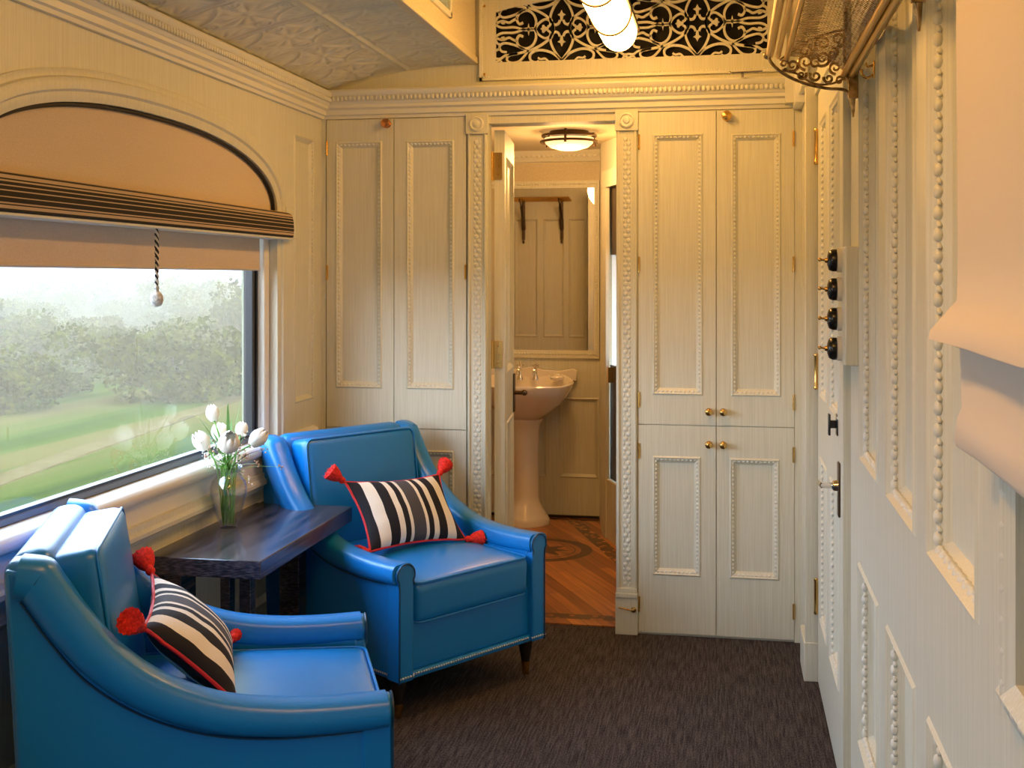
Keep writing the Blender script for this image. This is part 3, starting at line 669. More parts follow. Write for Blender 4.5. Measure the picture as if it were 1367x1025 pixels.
# ------------------------------------------------------------------ luggage rack
rk = thing('luggage_rack', 'antique brass luggage rack with wire net and scroll bracket high on the right wall', 'luggage rack', (.28, 2.0, 1.9))
RY0, RY1 = -.6, 2.97
def bar(m, x, z, r, y0=RY0, y1=RY1): m.tube([(x, y0, z), (x, y1, z)], r, 10)
m = MB(); bar(m, .096, 1.950, .010); bar(m, .116, 1.944, .006); bar(m, .136, 1.938, .007); m.build('front_rail', mat('rack_brass', (.62, .42, .13), .3, 1), rk, smooth=40)
m = MB(); bar(m, .272, 1.895, .008); bar(m, .290, 1.893, .010); m.build('back_rail', bpy.data.materials['rack_brass'], rk, smooth=40)
m = MB()
NP = [(.136, 1.944), (.17, 1.940), (.205, 1.936), (.24, 1.926), (.272, 1.903)]
net = smooth_pts([(x, 0, z) for x, z in NP], 5)
for i in range(2, len(net), 1):
    p = net[i]; 
    pts = [(p.x + .0022 * ((j % 2) * 2 - 1), .9 + j * .012, p.z) for j in range(int((RY1 - .9) / .012) + 1)]
    m.tube(pts, .0009, 3, cap=False)
y = .9
while y < RY1:
    m.tube([(p.x, y, p.z + .001) for p in net[::2] + [net[-1]]], .0009, 3, cap=False); y += .012
m.build('wire_net', BRASSD, rk)
def bracket(Yb):
    m = MB(); r = .0042
    m.tube(smooth_pts([(.092, Yb, 1.945), (.102, Yb, 1.925), (.13, Yb, 1.900), (.175, Yb, 1.877), (.23, Yb, 1.862), (.268, Yb, 1.858), (.284, Yb, 1.846), (.292, Yb, 1.815)]), [r] * 43, 6)
    def spiral(cx, cz, R, turns, a0, sg=1, rr=.003):
        pts = []
        for i in range(22):
            t = i / 21; a = a0 + sg * turns * 2 * PI * t; q = R * (1 - .8 * t); pts.append((cx + q * math.cos(a), Yb, cz + q * math.sin(a)))
        m.tube(pts, [rr * (1 - .4 * i / 21) for i in range(22)], 5)
    for a in ((.150, 1.920, .016, 1.3, -2.2, 1), (.182, 1.928, .020, 1.4, -1.6, -1), (.222, 1.935, .020, 1.4, -2.2, 1), (.252, 1.912, .016, 1.3, -1.5, -1), (.205, 1.893, .014, 1.2, 2.6, 1), (.172, 1.896, .012, 1.2, .5, -1), (.236, 1.886, .012, 1.2, 2.8, 1), (.246, 1.948, .014, 1.2, 1.8, -1), (.262, 1.88, .011, 1.2, 0, 1), (.130, 1.925, .010, 1.1, 0, 1), (.180, 1.955, .018, 1.3, -1.2, 1), (.222, 1.972, .020, 1.4, -2.2, -1), (.258, 1.980, .018, 1.3, -1.5, 1), (.205, 1.925, .014, 1.2, 1, 1)): spiral(*a, .0042)
    m.tube(smooth_pts([(.120, Yb, 1.935), (.150, Yb, 1.955), (.19, Yb, 1.980), (.23, Yb, 1.995), (.272, Yb, 2.004)]), .0028, 5)
    m.tube(smooth_pts([(.272, Yb, 2.004), (.274, Yb, 1.95), (.276, Yb, 1.90), (.288, Yb, 1.86)]), .0028, 5)
    m.tube(smooth_pts([(.125, Yb, 1.91), (.16, Yb, 1.90), (.2, Yb, 1.875), (.24, Yb, 1.872), (.275, Yb, 1.885)]), .0028, 5)
    m.box(.282, .304, Yb - .012, Yb + .004, 1.835, 1.905)
    m.lathe([(.006, 0), (.004, -.03), (.002, -.045)], (.294, Yb, 1.835), 8)
    m.ell((.090, Yb + .006, 1.948), (.010, .012, .010), 10, 5)
    return m.build('scroll_bracket', BRASSD, rk, smooth=50)
bracket(2.965); bracket(1.95); bracket(.95)
def coat_hook(y, z, lab):
    t = thing('coat_hook', lab, 'hook', (XR, y, z))
    m = MB(); m.box(XR - .004, XR, y - .007, y + .007, z - .012, z + .026); m.build('back_plate', BRASS, t, bevel=.002)
    m = MB(); m.tube(smooth_pts([(XR - .003, y, z + .018), (XR - .014, y, z + .014), (XR - .020, y, z + .022)]), .0025, 8)
    m.tube(smooth_pts([(XR - .003, y, z - .004), (XR - .016, y, z - .010), (XR - .026, y, z - .004), (XR - .028, y, z + .004)]), .003, 8)
    m.ell((XR - .028, y, z + .005), (.004, .004, .004), 8, 4); m.build('hook', BRASS, t, smooth=60)
coat_hook(2.62, 1.838, 'small brass coat hook on the right wall under the luggage rack')


# ------------------------------------------------------------------ right blind (roman)
rb = thing('roman_blind', 'cream linen roman blind with one drooping fold on the right wall', 'blind', (.27, .8, 1.2))
def cloth(m, pts, y0, y1, th=.004, seg=14, wave=.002):
    """pts: (x, z) section, extruded along Y"""
    P_ = pts; k = len(P_); n_ = seg; vs = []
    for j in range(n_ + 1):
        y = y0 + (y1 - y0) * j / n_
        for i, (x, z) in enumerate(P_): vs.append((x + wave * math.sin(j * 1.7 + i), y, z))
    for j in range(n_ + 1):
        y = y0 + (y1 - y0) * j / n_
        for i, (x, z) in enumerate(P_): vs.append((x + th + wave * math.sin(j * 1.7 + i), y, z))
    fs = []; o = (n_ + 1) * k
    for j in range(n_):
        for i in range(k - 1):
            a = j * k + i; fs.append((a, a + 1, a + k + 1, a + k)); fs.append((a + o, a + k + o, a + k + 1 + o, a + 1 + o))
    for i in range(k - 1):
        fs.append((i, i + 1, i + 1 + o, i + o)); a = n_ * k + i; fs.append((a, a + o, a + 1 + o, a + 1))
    m.add(vs, fs)
m = MB(); cloth(m, [(.272, 2.10), (.270, 1.70), (.270, 1.42), (.268, 1.372), (.252, 1.352), (.240, 1.335), (.239, 1.325), (.250, 1.322), (.262, 1.328)], -.05, 1.50); m.build('upper_panel', RBLIND, rb, smooth=60)
m = MB(); cloth(m, [(.268, 1.36), (.270, 1.30), (.270, 1.245), (.264, 1.232), (.262, 1.205), (.266, 1.198)], -.03, 1.475); m.build('lower_panel', RBLIND, rb, smooth=60)

# ------------------------------------------------------------------ main window
for wi, (yc, nm) in enumerate(((YC, 'window_1'), (.75, 'window_added'))):  # second window is unseen, added and sized to light the right wall
    w1 = sthing(nm, (XL, yc, WZ0)); HA_ = (HA, .45)[wi]; y0, y1 = yc - HA_, yc + HA_
    X_ = XL - .06
    m = MB(); m.quad((X_, y0, .80), (X_, y1, .80), (X_, y1, 1.88), (X_, y0, 1.88)); m.build('glass_pane', GLASS, w1)
    m = MB(); m.box(X_ - .02, X_ + .012, y0, y1 - .06, .803, .822); m.box(X_ - .02, X_ + .006, y1 - .085, y1 - .06, .80, 1.88)
    m.build('window_seal', SEAL, w1, bevel=.003)
    m = MB(); m.box(X_ - .02, X_ + .008, y0, y1 - .06, .822, .830); m.box(X_ - .02, X_ + .012, y1 - .098, y1 - .085, .82, 1.88); m.box(X_ - .02, X_ + .014, y1 - .062, y1 - .050, .80, 1.88); m.build('rubber_gasket', SEALB, w1)
    m = MB(); m.box(X_ - .03, XL - .02, y1 - .050, y1 - .004, WZ0, 1.66); m.box(X_ - .03, XL - .02, y0 + .004, y0 + .05, WZ0, 1.66); m.build('inner_jamb', SILLM, w1, bevel=.004)
    # sill with rounded nose
    m = MB(); pr = [(-.10, .802), (.008, .802), (.022, .796), (.028, .782), (.026, .768), (.016, .760), (.004, .757), (.004, .70), (-.09, .70)]
    extr(m, pr, y0 - .09, min(y1 + .40, D - .01) if wi == 0 else y1 + .15, lambda s, n, z: (XL + n, s, z)); m.build('sill', SILLM, w1, smooth=50)
    # casing: jambs + arched architrave
    m = MB(); cw = .085
    prof = [(0, 0), (.010, 0), (.014, .012), (.014, .026), (.022, .032), (.024, .05), (.020, .062), (.010, .066), (.010, .075), (.006, .085), (0, .085)]
    for s0, sg in ((y1, 1), (y0, -1)):
        k = len(prof)
        vs = [(XL + n, s0 + sg * w * .85, WZ0) for n, w in prof] + [(XL + n, s0 + sg * w * .85, 1.56) for n, w in prof]
        m.add(vs, [(i, i + 1, k + i + 1, k + i) for i in range(k - 1)])
    A = arc(yc, HA_, WTOP - WSP, WSP, 60); k = len(prof); rows = []
    for i, (a, b) in enumerate(A):
        p0 = A[max(i - 1, 0)]; p1 = A[min(i + 1, 60)]; t = Vector((p1[0] - p0[0], p1[1] - p0[1])).normalized(); nn = Vector((-t.y, t.x))
        if i in (0, 60): nn = Vector((-1 if i == 0 else 1, 0))
        rows.append([(XL + n, a + nn.x * w, b + nn.y * w) for n, w in prof])
    vs = [p for r in rows for p in r]
    m.add(vs, [(i * k + j, i * k + j + 1, (i + 1) * k + j + 1, (i + 1) * k + j) for i in range(60) for j in range(k - 1)])
    m.build('casing', PAINT, w1, smooth=40)
    m = MB()
    for e in (y1 + .045, y0 - .045 - .085):
        m.box(XL, XL + .028, e, e + .085, 1.55, 1.665); m.box(XL, XL + .036, e + .02, e + .065, 1.575, 1.64); m.box(XL, XL + .032, e - .012, e + .09, 1.545, 1.555)
    m.build('impost_block', PAINT, w1, bevel=.003)
# window blind
wb = thing('window_blind', 'arched linen blind with black striped band over the left window', 'blind', (XL, YC, 1.55))
m = MB(); A = arc(YC, HA - .004, WTOP - WSP - .004, WSP)
m.prism(A, lambda u, v, n: (XL + n, u, v), -.02, -.012); m.build('arched_panel', FAB, wb)
m = MB(); A2 = arc(YC, HA - .006, WTOP - WSP - .006, WSP, 60); m.tube([(XL - .004, a, b) for a, b in A2], .0065, 6); m.build('black_piping', PIPB, wb, smooth=60)
m = MB(); vs = []
sec = [(.052, 0), (.056, .003), (.058, .03), (.056, .06), (.050, .085), (.03, .094), (-.01, .096), (-.01, 0)]
yb0, yb1 = WY0 - .045, WY1 + .045
extr(m, sec, yb0, yb1, lambda s, n, z: (XL + n - 0, s, 1.548 + z))
band = m.build('striped_band', BAND, wb)
for v_ in band.data.vertices: v_.co.z -= 0
band.location.z = -.002; band.data.transform(Matrix.Translation((0, 0, .002)))
m = MB(); m.box(XL - .02, XL + .05, yb0, yb1, 1.540, 1.548); m.build('white_underside', BEADM, wb, bevel=.002)
m = MB(); m.box(XL - .036, XL - .028, WY0 + .05, WY1 - .075, 1.428, 1.60); m.tube([(XL - .032, WY0 + .05, 1.430), (XL - .032, WY1 - .075, 1.430)], .007, 8); m.build('lower_panel', FABD, wb, bevel=.002)
pc = thing('pull_cord', 'black and white braided pull cord with white ball hanging from the left blind', 'cord', (XL + .02, 3.15, 1.35))
m = MB(); xc, yc_ = XL + .03, 3.15
zz = [1.545 - i * (1.545 - 1.365) / 36 for i in range(37)]
for ph in (0, PI):
    m.tube([(xc + .003 * math.cos(i * .9 + ph), yc_ + .0035 * math.sin(i * .9 + ph), z) for i, z in enumerate(zz)], .0036, 6)
m.build('braided_cord', CORDM, pc, smooth=60)
m = MB(); m.ell((xc, yc_, 1.337), (.019, .019, .023), 14, 9); m.lathe([(.006, 1.355), (.006, 1.372)], (xc, yc_, 0), 8); o = m.build('ball', noisy(mat('crochet_cotton', (.7, .68, .62), .9), (.35, .34, .32), (.8, .78, .72), 90, bump=.6, dist=.004), pc, smooth=60)
# ------------------------------------------------------------------ ceiling lamps
def ceil_lamp(y0, y1, lab):
    t = thing('ceiling_lamp', lab, 'lamp', (-.41, (y0 + y1) / 2, 2.30), group='clerestory lamps')
    cx, cz_, R = -.405, 2.312, .068
    m = MB(); n_ = 24; rows = []
    def ringpts(y, r): return [(cx + r * math.cos(PI + PI * i / n_), y, cz_ + r * 1.15 * math.sin(PI + PI * i / n_)) for i in range(n_ + 1)]
    st = [(y1, .02), (y1 - .004, R * .6), (y1 - .014, R * .85), (y1 - .03, R * .97), (y1 - .05, R)] + [(y1 - .05 - (y1 - y0 - .1) * i / 6, R) for i in range(1, 7)] + [(y0 + .03, R * .97), (y0 + .012, R * .8), (y0, .02)]
    vs = [p for y, r in st for p in ringpts(y, r)]; k = n_ + 1
    m.add(vs, [(i * k + j, i * k + j + 1, (i + 1) * k + j + 1, (i + 1) * k + j) for i in range(len(st) - 1) for j in range(n_)])
    m.build('glass_diffuser', LG, t, smooth=60)
    m = MB()
    for i in range(3):
        y = y1 - .35 - i * .44
        if y > y0 + .02: m.tube(ringpts(y, R + .003), .004, 6)
    m.tube([(p[0], y1 - .018 - .0 * i, p[2]) for i, p in enumerate(ringpts(y1 - .01, R * .93))], .003, 6)
    for sx_ in (-1, 1): m.box(cx + sx_ * (R + .003) - .004, cx + sx_ * (R + .003) + .004, y0, y1 - .02, cz_ - .004, cz_ + .012)
    m.build('bronze_band', BRONZE, t, smooth=60)
    m = MB(); m.box(cx - R, cx + R, y0, y1 - .01, cz_, cz_ + .018)
    for y in (y0 + .2, y1 - .35): m.lathe([(.012, cz_ + .018), (.012, 2.58), (.04, 2.585), (.04, 2.60)], (cx, y, 0), 12)
    m.build('hanger', BRONZE, t)
ceil_lamp(3.45, 4.38, 'long half-round glass lamp with bronze bands hanging before the fretwork grille')
ceil_lamp(.85, 1.8, 'added fill lamp of half-round glass, hanging unseen nearer the camera')  # unseen lamp added to brighten the upper right wall and blind

# ------------------------------------------------------------------ bathroom
m = MB(); m.box(XL - .1, -.38, D + .06, Y1, 2.135, 2.2); m.struct('ceiling_bathroom', WALLP)
m = MB(); extr(m, [(0, 2.07), (.02, 2.075), (.03, 2.10), (.05, 2.12), (.055, 2.135), (0, 2.135)], XL, -.6, lambda s, n, z: (s, Y1 - n, z))
x = XL + .02
while x < -.6: m.ell((x, Y1 - .036, 2.104), (.012, .008, .010), 6, 3); x += .03
m.struct('trim_9', BEADM, smooth=40)
m = MB(); MBE = lambda u, v, n: (u, Y1 - n, v)
board(m, XL, -.58, .0, .93, [(-.98, -.75, .235, .70), (-1.5, -1.05, .235, .70)], MBE, n=.014, mw=.022, dp=.010); m.struct('wall_bathroom_dado', PAINTP)
m = MB(); m.box(XL, -.745, Y1 - .03, Y1, 0, .018); m.struct('baseboard_bathroom', LEGM)
# right partition with frame and frosted shower screen, whitened by an added opening
MBR = lambda u, v, n: (-.60 - n, u, v)
BP = [(-.42, 4.72), (-.42, 5.72), (-.700, 6.44), (-.745, Y1)]
dB = math.atan2(6.44 - 5.72, -.28); LB = math.hypot(.28, .72)
MBR = lambda u, v, n: (-.42 + math.cos(dB) * u - math.sin(dB) * n, 5.72 + math.sin(dB) * u + math.cos(dB) * n, v)   # along the slanted wall, n into the bathroom
m = MB(); board(m, 0, LB, 0, 2.2, [(.10, .62, .30, 1.90, 'open')], MBR); m.box(-.42, -.40, 4.69, 5.72, 0, 2.2); m.quad((-.700, 6.44, 0), (-.745, Y1, 0), (-.745, Y1, 2.2), (-.700, 6.44, 2.2))
for (a, b, c, d, e) in ((.60, .68, 0, 1.97, .02), (.06, .12, 0, 1.97, .02), (.06, .68, 1.88, 1.97, .022), (.10, .62, 0, .32, .016)): m.box(a, b, 0, e, c, d, lambda x, y, z: MBR(x, z, y))
m.struct('wall_bathroom_right', PAINT)
w5 = sthing('shower_screen', (-.55, 6.0, .94))
m = MB(); m.quad(MBR(.1, .93, -.02), MBR(.62, .93, -.02), MBR(.62, 1.52, -.02), MBR(.1, 1.52, -.02)); m.build('glass_pane', FROST, w5)
m = MB(); m.box(.1, .62, -.03, -.01, .32, .93, lambda x, y, z: MBR(x, z, y)); m.box(.1, .62, -.03, -.01, 1.52, 1.90, lambda x, y, z: MBR(x, z, y)); m.build('panel_and_reflection', BRONZE, w5)  # upper dark panel is a reflection put into the bronze colour
m = MB(); m.box(.55, .57, -.01, .02, .84, .92, lambda x, y, z: MBR(x, z, y)); m.build('latch', BRASS, w5)
# mirror
mi_ = thing('wall_mirror', 'tall framed mirror above the washbasin, reflecting a panelled wall', 'mirror', (-1.05, Y1, .93))
m = MB(); m.box(-1.40, -.775, Y1 - .018, Y1 - .013, .975, 1.918); m.build('mirror_glass', MIRR, mi_)
m = MB()
for (a, b, c, d) in ((-1.43, -1.40, .975, 1.918), (-.775, -.745, .975, 1.918), (-1.43, -.745, .93, .975), (-1.43, -.745, 1.918, 1.96)): m.box(a, b, Y1 - .03, Y1, c, d)
z = .95
while z < 1.94: m.ell((-.760, Y1 - .032, z), (.006, .005, .007), 6, 3); z += .017
x = -1.42
while x < -.75: m.ell((x, Y1 - .032, .955), (.007, .005, .006), 6, 3); m.ell((x, Y1 - .032, 1.94), (.007, .005, .006), 6, 3); x += .017
m.build('mirror_frame', PAINT, mi_, smooth=40)
# towel rack on bathroom front wall
tr = thing('towel_rack', 'bronze towel rack with two pointed brackets, seen in the bathroom mirror', 'towel rack', (-1.38, 4.84, 1.9))
m = MB()
for dy in (.05, .10, .15, .19): m.tube([(-1.60, 4.83 + dy, 1.965 + dy * .1), (-1.16, 4.83 + dy, 1.965 + dy * .1)], .006, 8)
m.build('rail', BRASS, tr, smooth=60)
for x in (-1.53, -1.24):
    m = MB(); m.tube(smooth_pts([(x, 4.835, 1.68), (x, 4.84, 1.76), (x, 4.87, 1.85), (x, 4.93, 1.92), (x, 5.02, 1.975)]), [.005] * 6 + [.016] * 6 + [.012] * 7 + [.006] * 6, 8)
    m.tube([(x, 4.835, 1.68), (x, 4.835, 1.99)], .011, 8); m.ell((x, 4.84, 1.665), (.009, .009, .014), 8, 4); m.build('bracket', BRONZE, tr, smooth=60)
# open bathroom door leaf
d2 = sthing('door_2', (-.944, 4.70, 0)); aD = math.atan2(5.33 - 4.70, -.992 + .925)
def MLE(u, v, n):   # u along leaf from hinge, n to the right (+x)
    return (-.905 + math.cos(aD) * u + math.sin(aD) * n, 4.705 + math.sin(aD) * u - math.cos(aD) * n, v)
m = MB(); board(m, 0, .50, .012, 2.0, [(.08, .42, .25, .8), (.08, .42, 1.0, 1.9)], MLE, n=0, th=.042, mw=.025, dp=.01); m.build('door_leaf', PAINT, d2)
for z in (1.853, 1.085, .30):
    m = MB(); m.box(-.962, -.915, 4.697, 4.703, z - .055, z + .055); m.lathe([(.006, -.058), (.006, .058)], (-.955, 4.695, z), 10)
    for q in (-.035, 0, .035): m.ell((-.932 + .006 * (q == 0), 4.696, z + q), (.004, .002, .004), 6, 3)
    m.build('hinge', BRASS, d2, smooth=40)
m = MB(); p = MLE(.455, .885, 0); q = MLE(.455, .885, .05); m.box(p[0] - .002, p[0] + .006, p[1] - .02, p[1] + .02, .80, .97)
m.tube([p, q], .009, 8); m.tube([q, MLE(.37, .888, .055)], .008, 8); m.ell(q, (.014, .014, .014), 8, 5); m.build('handle', BRONZE, d2, smooth=60)
# washbasin
SX, SY = -1.145, 6.60
wb_ = thing('pedestal_washbasin', 'white porcelain pedestal washbasin with raised back seen through the doorway', 'washbasin', (SX, SY - .02, 0))
m = MB(); m.lathe([(.135, .004), (.135, .03), (.125, .05), (.115, .06), (.112, .075), (.095, .10), (.082, .125), (.076, .16), (.074, .40), (.078, .54), (.088, .575), (.098, .59), (.098, .615), (.085, .63)], (SX, SY - .02, 0), 24, wob=lambda p, h: 1 + .03 * math.cos(4 * p)); m.build('pedestal', PORC, wb_, smooth=40)
def bas(u, z, s):   # superellipse ring of the bowl outline
    out = []
    for i in range(40):
        a = 2 * PI * i / 40; c_, s2 = math.cos(a), math.sin(a); e = .55 if s2 > 0 else .8
        x = math.copysign(abs(c_) ** (.75), c_) * .27 * s; y = math.copysign(abs(s2) ** e, s2) * .22 * s
        out.append((SX + x, SY - .06 + y + (1 - s) * .03, z))
    return out
rings = [bas(0, .60, .36), bas(0, .64, .55), bas(0, .69, .78), bas(0, .74, .92), bas(0, .775, 1.0), bas(0, .795, 1.02), bas(0, .802, 1.0), bas(0, .798, .93), bas(0, .77, .80), bas(0, .72, .62), bas(0, .70, .3)]
m = MB(); vs = [p for r in rings for p in r]; k = 40
# back ledge rises towards the wall
def lift(p):
    x, y, z = p; t = max(0, (y - (SY + .0)) / .16); side = max(0, abs(x - SX) / .27 - .86) * 2.0
    if z > .765: z += .055 * min(1, t) ** 2 + .02 * side
    return (x, y, z)
m.add([lift(p) for p in vs], [(i * k + j, i * k + (j + 1) % k, (i + 1) * k + (j + 1) % k, (i + 1) * k + j) for i in range(len(rings) - 1) for j in range(k)] + [tuple(range(k))] + [tuple(range((len(rings) - 1) * k, len(rings) * k))])
m.build('basin', PORC, wb_, smooth=50)
m = MB(); pts = [(-.27, .80), (.27, .80), (.275, .862), (.25, .872), (.18, .858), (.09, .862), (0, .88), (-.09, .862), (-.18, .858), (-.25, .872), (-.275, .862)]
m.prism([(SX + a, b) for a, b in pts], lambda u, v, n: (u, Y1 - .035 - n, v), 0, .022); m.build('splashback', PORC, wb_, bevel=.006)
for x in (SX - .045, SX + .045):
    m = MB(); m.lathe([(.018, .81), (.016, .825), (.009, .84), (.009, .875), (.015, .882), (.015, .892), (.006, .90), (.006, .915), (.002, .92)], (x, SY + .06, 0), 12)
    m.tube(smooth_pts([(x, SY + .06, .87), (x, SY + .01, .872), (x, SY - .02, .862), (x, SY - .025, .845)]), .008, 8)
    for a in range(4): m.tube([(x, SY + .06, .893), (x + .022 * math.cos(a * PI / 2 + .6), SY + .06 + .022 * math.sin(a * PI / 2 + .6), .895)], .0045, 6)
    m.build('tap', CHROME, wb_, smooth=40)
m = MB(); m.lathe([(.02, .81), (.036, .815), (.042, .828), (.036, .838), (.022, .842), (.018, .85), (.004, .852)], (SX + .17, SY + .05, 0), 16); sd = m.build('soap_dish', PORC, None, smooth=40, loc=(SX + .17, SY + .05, .81)); tag(sd, 'small white scalloped soap dish at the right end of the washbasin ledge', 'soap dish')
# bathroom lamp
bl = thing('flush_ceiling_light', 'bronze two-ring flush light with alabaster bowl on the bathroom ceiling', 'lamp', (-.80, 5.9, 2.1)); bx0, by0 = -.80, 5.88
m = MB()
for z, r in ((2.112, .135), (2.082, .142)): m.tube([(bx0 + r * math.cos(2 * PI * i / 32), by0 + r * math.sin(2 * PI * i / 32), z) for i in range(32)], .007, 6, closed=True)
for i in range(3):
    a = -PI / 2 + i * 2 * PI / 3; m.tube([(bx0 + .13 * math.cos(a), by0 + .13 * math.sin(a), 2.135), (bx0 + .143 * math.cos(a), by0 + .143 * math.sin(a), 2.065)], .007, 6)
m.lathe([(.10, 2.135), (.10, 2.12)], (bx0, by0, 0), 20); m.build('bronze_ring', BRONZE, bl, smooth=60)
m = MB(); m.lathe([(.125, 2.10), (.12, 2.075), (.095, 2.055), (.05, 2.042), (.003, 2.038)], (bx0, by0, 0), 28); m.build('glass_bowl', HALL, bl, smooth=60)
l = bpy.data.lights.new('bathroom_bulb', 'POINT'); l.energy = 15; l.color = (1, .52, .17); l.shadow_soft_size = .12; o = bpy.data.objects.new('bathroom_bulb', l); COL.objects.link(o); o.location = (bx0, by0, 1.97)

# ------------------------------------------------------------------ side table
tb = thing('side_table', 'dark stained oak side table under the window between the two blue chairs', 'table', (-1.48, 3.53, 0))
m = MB(); m.box(-1.655, -1.30, 3.12, 3.935, .548, .60); m.build('tabletop', OAK, tb, bevel=.003)
for (a, b, c, d) in ((-1.50, -1.43, 3.76, 3.86), (-1.425, -1.39, 3.26, 3.30), (-1.485, -1.455, 3.26, 3.30), (-1.65, -1.58, 3.2, 3.30)):
    m = MB(); m.box(a, b, c, d, .0, .548); m.build('leg', OAK, tb, bevel=.002)

# ------------------------------------------------------------------ vase + flowers
VX, VY, VZ = -1.578, 3.527, .60
vs_ = thing('flower_vase', 'clear glass urn vase holding white tulips on the dark side table', 'vase', (VX, VY, VZ))
m = MB(); vp = [(.026, .0), (.030, .004), (.030, .012), (.038, .035), (.050, .075), (.058, .108), (.059, .128), (.053, .148), (.042, .160), (.039, .172), (.041, .188), (.046, .196)]
outer = vp; inner = [(max(.004, r - .0035), h + (.010 if h < .02 else 0)) for r, h in reversed(vp)]
n_ = 28; pr = outer + inner; vs = []; fs = []
for r, h in pr:
    for i in range(n_): a = 2 * PI * i / n_; vs.append((VX + r * math.cos(a), VY + r * math.sin(a), VZ + h))
for j in range(len(pr) - 1):
    for i in range(n_): fs.append((j * n_ + i, j * n_ + (i + 1) % n_, (j + 1) * n_ + (i + 1) % n_, (j + 1) * n_ + i))
fs.append(tuple(range(n_ - 1, -1, -1))); fs.append(tuple(range((len(pr) - 1) * n_, len(pr) * n_)))
m.add(vs, fs); m.build('glass_body', VGLASS, vs_, smooth=50)
def rot_to(d):
    return Vector((0, 0, 1)).rotation_difference(Vector(d).normalized()).to_matrix().to_4x4()
def tulip(top, base, s, lab, opn=.0):
    t = thing('tulip', lab, 'flower', base, group='white tulips in the vase')
    top = Vector(top); base = Vector(base); mid = Vector((VX, VY, VZ + .19)) + (top - Vector((VX, VY, VZ + .19))) * .12 + Vector((random.uniform(-.024, .024), random.uniform(-.022, .022), -.01))
    path = smooth_pts([base, base.lerp(mid, .5), mid, mid.lerp(top, .55) + Vector((0, 0, .012)), top], 5)
    m = MB(); m.tube(path, .0027, 6); m.build('stem', GREEN, t, smooth=60)
    d = (path[-1] - path[-3]).normalized(); d = (d + Vector((0, 0, .5))).normalized(); R_ = Matrix.Translation(top) @ rot_to(d) @ Matrix.Scale(s, 4)
    for k in range(6):
        m = MB(); a0 = k * PI / 3; lay = .92 if k % 2 else 1.0; vs = []; fs = []
        U, V_ = 6, 8
        for j in range(V_ + 1):
            tt = j / V_; rr_ = lay * (.021 * math.sin(PI * min(1, tt * .78 + .12)) ** .8 + .002) * (1 + opn * tt); wid = (math.sin(PI * min(.99, .10 + .86 * tt)) ** .6) * .92
            for i in range(U + 1):
                q = (i / U - .5) * 2; a = a0 + q * wid; r2 = rr_ * (1 - .06 * q * q); vs.append((r2 * math.cos(a), r2 * math.sin(a), .058 * tt - .004 * q * q * tt))
        for j in range(V_):
            for i in range(U): p_ = j * (U + 1) + i; fs.append((p_, p_ + 1, p_ + U + 2, p_ + U + 1))
        m.add(vs, fs); m.xf(R_); m.build('petal', PETAL, t, smooth=180)
B0 = lambda: (VX + random.uniform(-.018, .018), VY + random.uniform(-.018, .018), VZ + .014)
tulip((-1.637, 3.550, 0.936), B0(), .95, 'white tulip bud standing highest in the vase')
tulip((-1.553, 3.460, 0.857), B0(), 1.35, 'largest white tulip, wide open at the front of the bouquet', .22)
tulip((-1.639, 3.500, 0.851), B0(), 1.15, 'white tulip leaning to the left of the vase over its lip', .1)
tulip((-1.511, 3.550, 0.862), B0(), 1.15, 'white tulip leaning far right out of the bouquet', .1)
tulip((-1.634, 3.600, 0.866), B0(), 1.15, 'white tulip half hidden behind the largest bloom', .2)
tulip((-1.578, 3.620, 0.880), B0(), .9, 'small white tulip at the back right of the bouquet', .1)
def leaf_blade(m, p, q, w):
    p, q = Vector(p), Vector(q); mid = p.lerp(q, .55) + Vector((0, 0, .012)); pts = smooth_pts([p, mid, q], 6); vs = []
    d = (q - p).cross(Vector((0, 0, 1))); d = d.normalized() if d.length > 1e-4 else Vector((1, 0, 0))
    for i, a in enumerate(pts):
        ww = w * math.sin(PI * (.12 + .88 * i / (len(pts) - 1))) + .0003; vs += [a + d * ww, a + Vector((0, 0, -ww * .3)), a - d * ww]
    m.add(vs, [(i * 3 + k, i * 3 + k + 1, i * 3 + k + 4, i * 3 + k + 3) for i in range(len(pts) - 1) for k in range(2)])
m = MB(); L0 = (VX, VY, VZ + .185)
for q, w in (((-1.670, 3.500, 0.958), 0.006), ((-1.568, 3.500, 1.003), 0.005), ((-1.545, 3.550, 1.008), 0.003), ((-1.675, 3.500, 0.886), 0.007), ((-1.453, 3.500, 0.856), 0.006), ((-1.578, 3.550, 0.942), 0.006), ((-1.598, 3.450, 0.918), 0.006), ((-1.503, 3.500, 0.819), 0.006)): leaf_blade(m, L0, q, w)
o = m.build('bouquet_leaves', LEAFG, None, smooth=180, loc=(VX, VY, VZ + .18)); tag(o, 'thin green leaf blades fanning out among the white tulips', 'leaves'); o['kind'] = 'stuff'
m = MB(); m2 = MB(); st_ = MB()
for i in range(46):
    p = Vector((random.gauss(-1.572, .058), 3.53 + random.uniform(-.07, .07), random.gauss(.838, .036)))
    if (p - Vector(L0)).length > .17: continue
    st_.tube([L0, Vector(L0).lerp(p, .6) + Vector((0, 0, .006)), p], .0008, 3)
    for k in range(7):
        q = p + Vector((random.gauss(0, .006), random.gauss(0, .006), random.gauss(0, .006))); r = random.uniform(.002, .0038); (m if (i % 3) else m2).ell(q, (r, r, r), 5, 3)
o = m.build('filler_blossom', FILLW, None, smooth=180, loc=L0); tag(o, 'spray of tiny white filler blossoms around the tulips', 'blossoms'); o['kind'] = 'stuff'
o = m2.build('filler_blossom', FILLP, None, smooth=180, loc=L0); tag(o, 'spray of tiny pinkish buds low among the tulips', 'blossoms'); o['kind'] = 'stuff'
